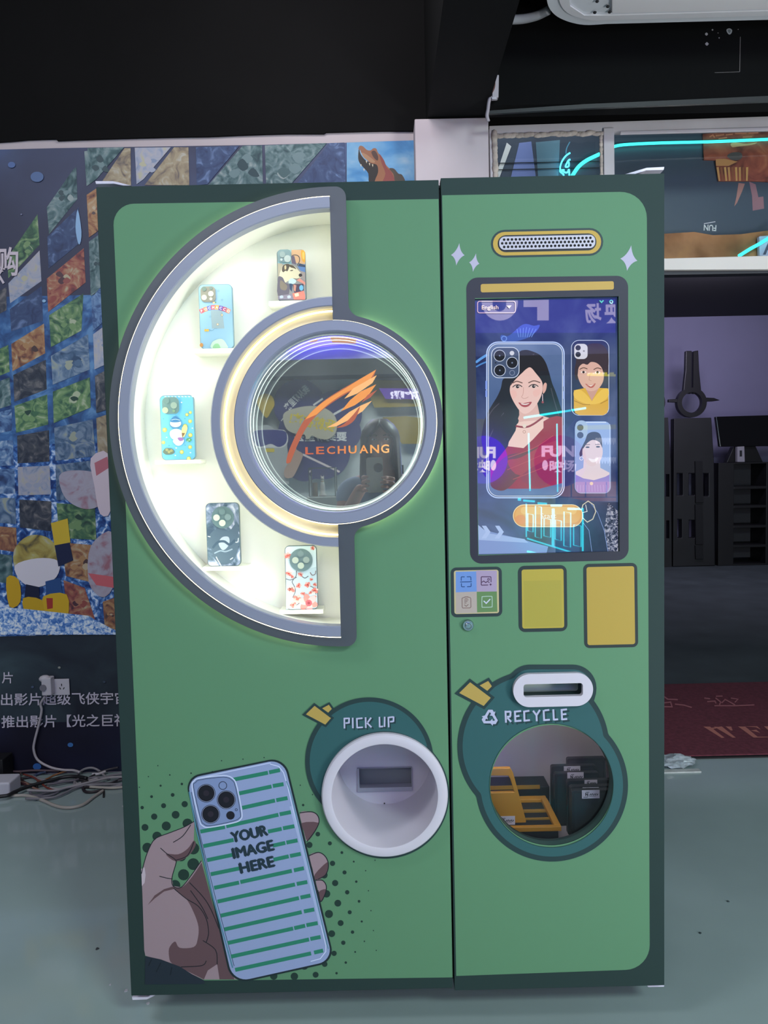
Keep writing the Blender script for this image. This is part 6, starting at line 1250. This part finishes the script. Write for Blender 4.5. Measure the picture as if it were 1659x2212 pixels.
# low glass display cases
def glass_case(x0, x1, y0, label, cat_statue):
    v = 3.6; a, b = rp(x0, y0, v=v), rp(x1, y0, v=v); zt = a.z; zb = rp(x0, 1390, v=v).z; d = b.x - a.x; yb = -v
    r = thing('glass_case', label, 'display case', ((a.x + b.x) / 2, yb - d / 2, 0))
    MB().box(a.x - 0.02, b.x + 0.02, yb - d - 0.02, yb + 0.02, 0, zb).build('plinth', mat('plinth_white', '#a4aca4', rough=0.5), r, bevel=0.005)
    e = 0.003; g = MB()
    for x in (a.x, b.x):
        for y in (yb, yb - d): g.box(x - e, x + e, y - e, y + e, zb, zt)
    for z in (zt,):
        for y in (yb, yb - d): g.box(a.x, b.x, y - e, y + e, z - e, z + e)
        for x in (a.x, b.x): g.box(x - e, x + e, yb - d, yb, z - e, z + e)
    g.build('edges', mat('case_edge', '#2c4038', rough=0.3), r)
    MB().box(a.x, b.x, yb - d, yb, zb, zt).build('glass', gl, r)
    if cat_statue:
        c = rp(690, 1385, v=v); s = (c.z - rp(690, 1220, v=v).z) / -165.0; y = yb - d / 2
        prof = [(0, -1), (30, 0), (30, 10), (18, 20), (20, 50), (16, 90), (11, 118), (9, 124)]
        t = thing('cat_statue', 'white sitting cat statue in the glass case', 'statue', (c.x, y, zb + 0.002)); k = s
        m = MB(); vs = []; n = 16
        for rr, h in prof[1:]: vs.append([(c.x + rr * k * math.cos(2 * PI * i / n), y + rr * k * math.sin(2 * PI * i / n), zb + 0.003 + h * k) for i in range(n)])
        flat_ = [p for q2 in vs for p in q2]; fs = [(j * n + i, j * n + (i + 1) % n, (j + 1) * n + (i + 1) % n, (j + 1) * n + i) for j in range(len(vs) - 1) for i in range(n)] + [tuple(range(n))]
        m.add(flat_, fs); m.build('body', mat('statue_white', '#dcd8cc', rough=0.4), t, smooth=True)
        hd = MB().ball((c.x, y, zb + 138 * k), 13 * k, 13 * k, 16 * k)
        for sx in (-1, 1): hd.cyl((c.x + sx * 8 * k, y, zb + 148 * k), (sx * 0.2, 0, 1), 5 * k, 17 * k, 8, 0.4 * k)
        hd.build('head', mat('statue_white', '#dcd8cc', rough=0.4), t, smooth='auto')
        MB().lathe(0, 0, [(10 * k, -3 * k), (12.5 * k, 0), (10 * k, 3 * k)], 0, 2 * PI, 20, closed=True)
        MB().cyl((c.x, y, zb + 112 * k), (0, 0, 1), 12.5 * k, 6 * k, 16).build('collar', mat('gold', '#b08a3c', rough=0.3, metal=0.8), t)
        q3 = rp(630, 1340, v=v); tag(MB().cyl((q3.x, y, zb + 0.001), (0, 0, 1), 0.02, 0.1, 20).build('jar', mat('jar_tan', '#8a7a5c', rough=0.4)), 'tan jar beside the cat statue', 'jar')
glass_case(590, 788, 1170, 'glass display case with a white cat statue, mirrored low in the round window', True)
glass_case(1150, 1308, 1152, 'empty glass display case mirrored at the lower right of the round window', False)
# ------------------------------------------------------------------ the person taking the photograph
PX, PYY = 0.0, -1.98
pe = thing('person', 'person with long dark hair in a pale blue shirt, holding up a silver phone', 'person', (PX, PYY, 0))
def skin(name, verts, edges, m, parent, sub=2, root=0):
    me = bpy.data.meshes.new(name); me.from_pydata([v[:3] for v in verts], edges, []); me.materials.append(m)
    o = bpy.data.objects.new(name, me); link(o, parent)
    md = o.modifiers.new('skin', 'SKIN'); md.use_smooth_shade = True
    for i, v in enumerate(verts):
        sv = me.skin_vertices[0].data[i]; sv.radius = (v[3], v[4] if len(v) > 4 else v[3]); sv.use_root = (i == root)
    s = o.modifiers.new('sub', 'SUBSURF'); s.levels = sub; s.render_levels = sub
    return o
skm = mat('skin_tone', '#b98f7c', rough=0.5); x, y = PX, PYY
hz_ = 1.455
V = [(x, y, 0.86, 0.15, 0.10), (x, y, 1.02, 0.125, 0.085), (x, y, 1.20, 0.14, 0.09), (x, y, 1.30, 0.06, 0.055), (x, y + 0.01, 1.37, 0.045, 0.045), (x, y + 0.025, 1.43, 0.068, 0.075), (x, y + 0.025, 1.49, 0.07, 0.085), (x, y + 0.01, 1.535, 0.05, 0.06),
     (x - 0.10, y, 1.275, 0.052), (x - 0.165, y, 1.245, 0.05), (x - 0.195, y + 0.06, 1.06, 0.040), (x - 0.12, y + 0.20, 1.20, 0.030), (x - 0.085, y + 0.255, 1.255, 0.022, 0.03),
     (x + 0.10, y, 1.275, 0.052), (x + 0.165, y, 1.245, 0.05), (x + 0.195, y + 0.06, 1.06, 0.040), (x + 0.13, y + 0.20, 1.20, 0.030), (x + 0.065, y + 0.26, 1.25, 0.022, 0.03),
     (x - 0.085, y, 0.78, 0.085), (x - 0.09, y + 0.01, 0.46, 0.055), (x - 0.09, y - 0.01, 0.28, 0.05), (x - 0.09, y - 0.01, 0.08, 0.034), (x - 0.095, y + 0.12, 0.03, 0.035, 0.025),
     (x + 0.085, y, 0.78, 0.085), (x + 0.09, y + 0.01, 0.46, 0.055), (x + 0.09, y - 0.01, 0.28, 0.05), (x + 0.09, y - 0.01, 0.08, 0.034), (x + 0.095, y + 0.12, 0.03, 0.035, 0.025)]
E_ = [(0,1),(1,2),(2,3),(3,4),(4,5),(5,6),(6,7),(2,8),(8,9),(9,10),(10,11),(11,12),(2,13),(13,14),(14,15),(15,16),(16,17),(0,18),(18,19),(19,20),(20,21),(21,22),(0,23),(23,24),(24,25),(25,26),(26,27)]
body = skin('body', V, E_, skm, pe)
# fingers closing round the phone from both sides
PH = Vector((-0.028, -1.703, 1.303))                       # centre of the phone, its lens at the viewpoint
for s, wv in ((-1, V[12]), (1, V[17])):
    for k, ln in enumerate((0.036, 0.042, 0.040, 0.032)):
        z = wv[2] + 0.036 - 0.021 * k; ex = PH.x + s * 0.042
        skin('finger', [(wv[0], wv[1] - 0.005, z - 0.005, 0.0095), (ex + s * 0.012, PH.y - 0.012, z + 0.004, 0.0088), (ex + s * 0.010, PH.y + 0.004, z + 0.005, 0.008), (ex - s * (ln - 0.022), PH.y + 0.0035, z + 0.004, 0.007)], [(0,1),(1,2),(2,3)], skm, body, 1)
    skin('thumb', [(wv[0], wv[1] - 0.01, wv[2] + 0.01, 0.012), (PH.x + s * 0.05, PH.y - 0.026, wv[2] + 0.02, 0.0105), (PH.x + s * 0.018, PH.y - 0.02, wv[2] + 0.03, 0.009)], [(0,1),(1,2)], skm, body, 1)
# face
fy = y + 0.098
MB().ball((x, fy + 0.004, 1.45), 0.011, 0.014, 0.017, n=10).build('nose', skm, pe, smooth=True)
for s in (-1, 1):
    MB().ball((x + s * 0.029, fy - 0.006, 1.472), 0.012, 0.008, 0.006, n=10).ball((x + s * 0.029, fy - 0.0005, 1.472), 0.0055, 0.004, 0.0055, n=8, mi=1).build('eye', [mat('eye_white', '#c8c4c0', rough=0.3), mat('eye_dark', '#1c1512', rough=0.2)], pe, smooth=True)
    MB().ball((x + s * 0.070, y + 0.02, 1.455), 0.008, 0.016, 0.026, n=10).build('ear', skm, pe, smooth=True)
    MB().tube([(x + s * 0.014, fy, 1.489), (x + s * 0.03, fy - 0.002, 1.493), (x + s * 0.046, fy - 0.012, 1.488)], 0.003, 6).build('eyebrow', mat('hair_dark', '#1b1715', rough=0.45), pe)
MB().ball((x, fy - 0.004, 1.412), 0.020, 0.010, 0.007, n=12).build('mouth', mat('lips', '#8f4a48', rough=0.4), pe, smooth=True)
hm = mat('hair_dark', '#1b1715', rough=0.45)
hb = MB(); N = 28; rows = 12; hv = []
for j in range(rows + 1):
    t = j / rows
    for i in range(N + 1):
        a = PI * (0.5 + 0.30) + (PI * 1.40) * i / N if t > 0.34 else 0.5 * PI + 2 * PI * (i / N)
        a = 0.5 * PI + (0.62 * PI if False else (0.26 * PI * min(1, max(0, (t - 0.2) / 0.15)))) + (2 * PI - 2 * 0.26 * PI * min(1, max(0, (t - 0.2) / 0.15))) * i / N
        z = 1.57 - 0.03 * t - 0.36 * max(0, t - 0.12) if t > 0.12 else 1.575 - 0.25 * t * t
        rr = 0.103 * math.sin(min(1, t / 0.34) * PI / 2) + 0.02 * max(0, t - 0.4)
        hv.append((x + rr * math.cos(a) * 0.95, y + 0.012 + rr * math.sin(a) * 1.0, z))
hb.add(hv, [(j * (N + 1) + i, j * (N + 1) + i + 1, (j + 1) * (N + 1) + i + 1, (j + 1) * (N + 1) + i) for j in range(rows) for i in range(N)])
ho = hb.build('hair', hm, pe, smooth=True); sd = ho.modifiers.new('thick', 'SOLIDIFY'); sd.thickness = 0.012
shirt = mat('shirt_blue', '#8fa4bc', rough=0.8); trs = mat('trousers_dark', '#2a2d36', rough=0.8)
skin('shirt', [(x, y, 0.86, 0.175, 0.122), (x, y, 1.02, 0.15, 0.108), (x, y, 1.20, 0.163, 0.112), (x, y, 1.285, 0.075, 0.07), (x - 0.10, y, 1.275, 0.066), (x - 0.168, y, 1.245, 0.064), (x - 0.19, y + 0.035, 1.14, 0.056), (x + 0.10, y, 1.275, 0.066), (x + 0.168, y, 1.245, 0.064), (x + 0.19, y + 0.035, 1.14, 0.056)],
     [(0,1),(1,2),(2,3),(2,4),(4,5),(5,6),(2,7),(7,8),(8,9)], shirt, pe)
skin('trousers', [(x, y, 0.88, 0.165, 0.115), (x - 0.088, y, 0.76, 0.10), (x - 0.09, y + 0.01, 0.46, 0.072), (x - 0.09, y - 0.01, 0.12, 0.056), (x + 0.088, y, 0.76, 0.10), (x + 0.09, y + 0.01, 0.46, 0.072), (x + 0.09, y - 0.01, 0.12, 0.056)], [(0,1),(1,2),(2,3),(0,4),(4,5),(5,6)], trs, pe)
for s in (-1, 1): MB().ball((x + s * 0.093, y + 0.065, 0.035), 0.05, 0.125, 0.036, n=16).build('shoe', mat('shoe_dark', '#202024', rough=0.5), pe, smooth=True)
ph = thing('phone', 'silver phone held up by the person in the mirror', 'phone', PH - Vector((0, 0, 0.08)))
MB().prism(rrect(PH.x, PH.z, 0.076, 0.16, 0.012, 6), [], PH.y - 0.0045, PH.y + 0.0045).build('body', mat('phone_silver', '#a8a49c', rough=0.3, metal=0.4), ph, bevel=0.0015)
cbp = MB().prism(circ(0.0 - 0.012, 1.33 + 0.006, 0.021, 28), [], PH.y + 0.0045, PH.y + 0.0085).build('camera_bump', mat('phone_bump', '#17181b', rough=0.25), ph, bevel=0.001)
MB().box(PH.x - 0.034, PH.x + 0.034, PH.y - 0.0048, PH.y - 0.0045, PH.z - 0.075, PH.z + 0.075).build('display', mat('phone_screen', '#08080a', rough=0.1), ph)
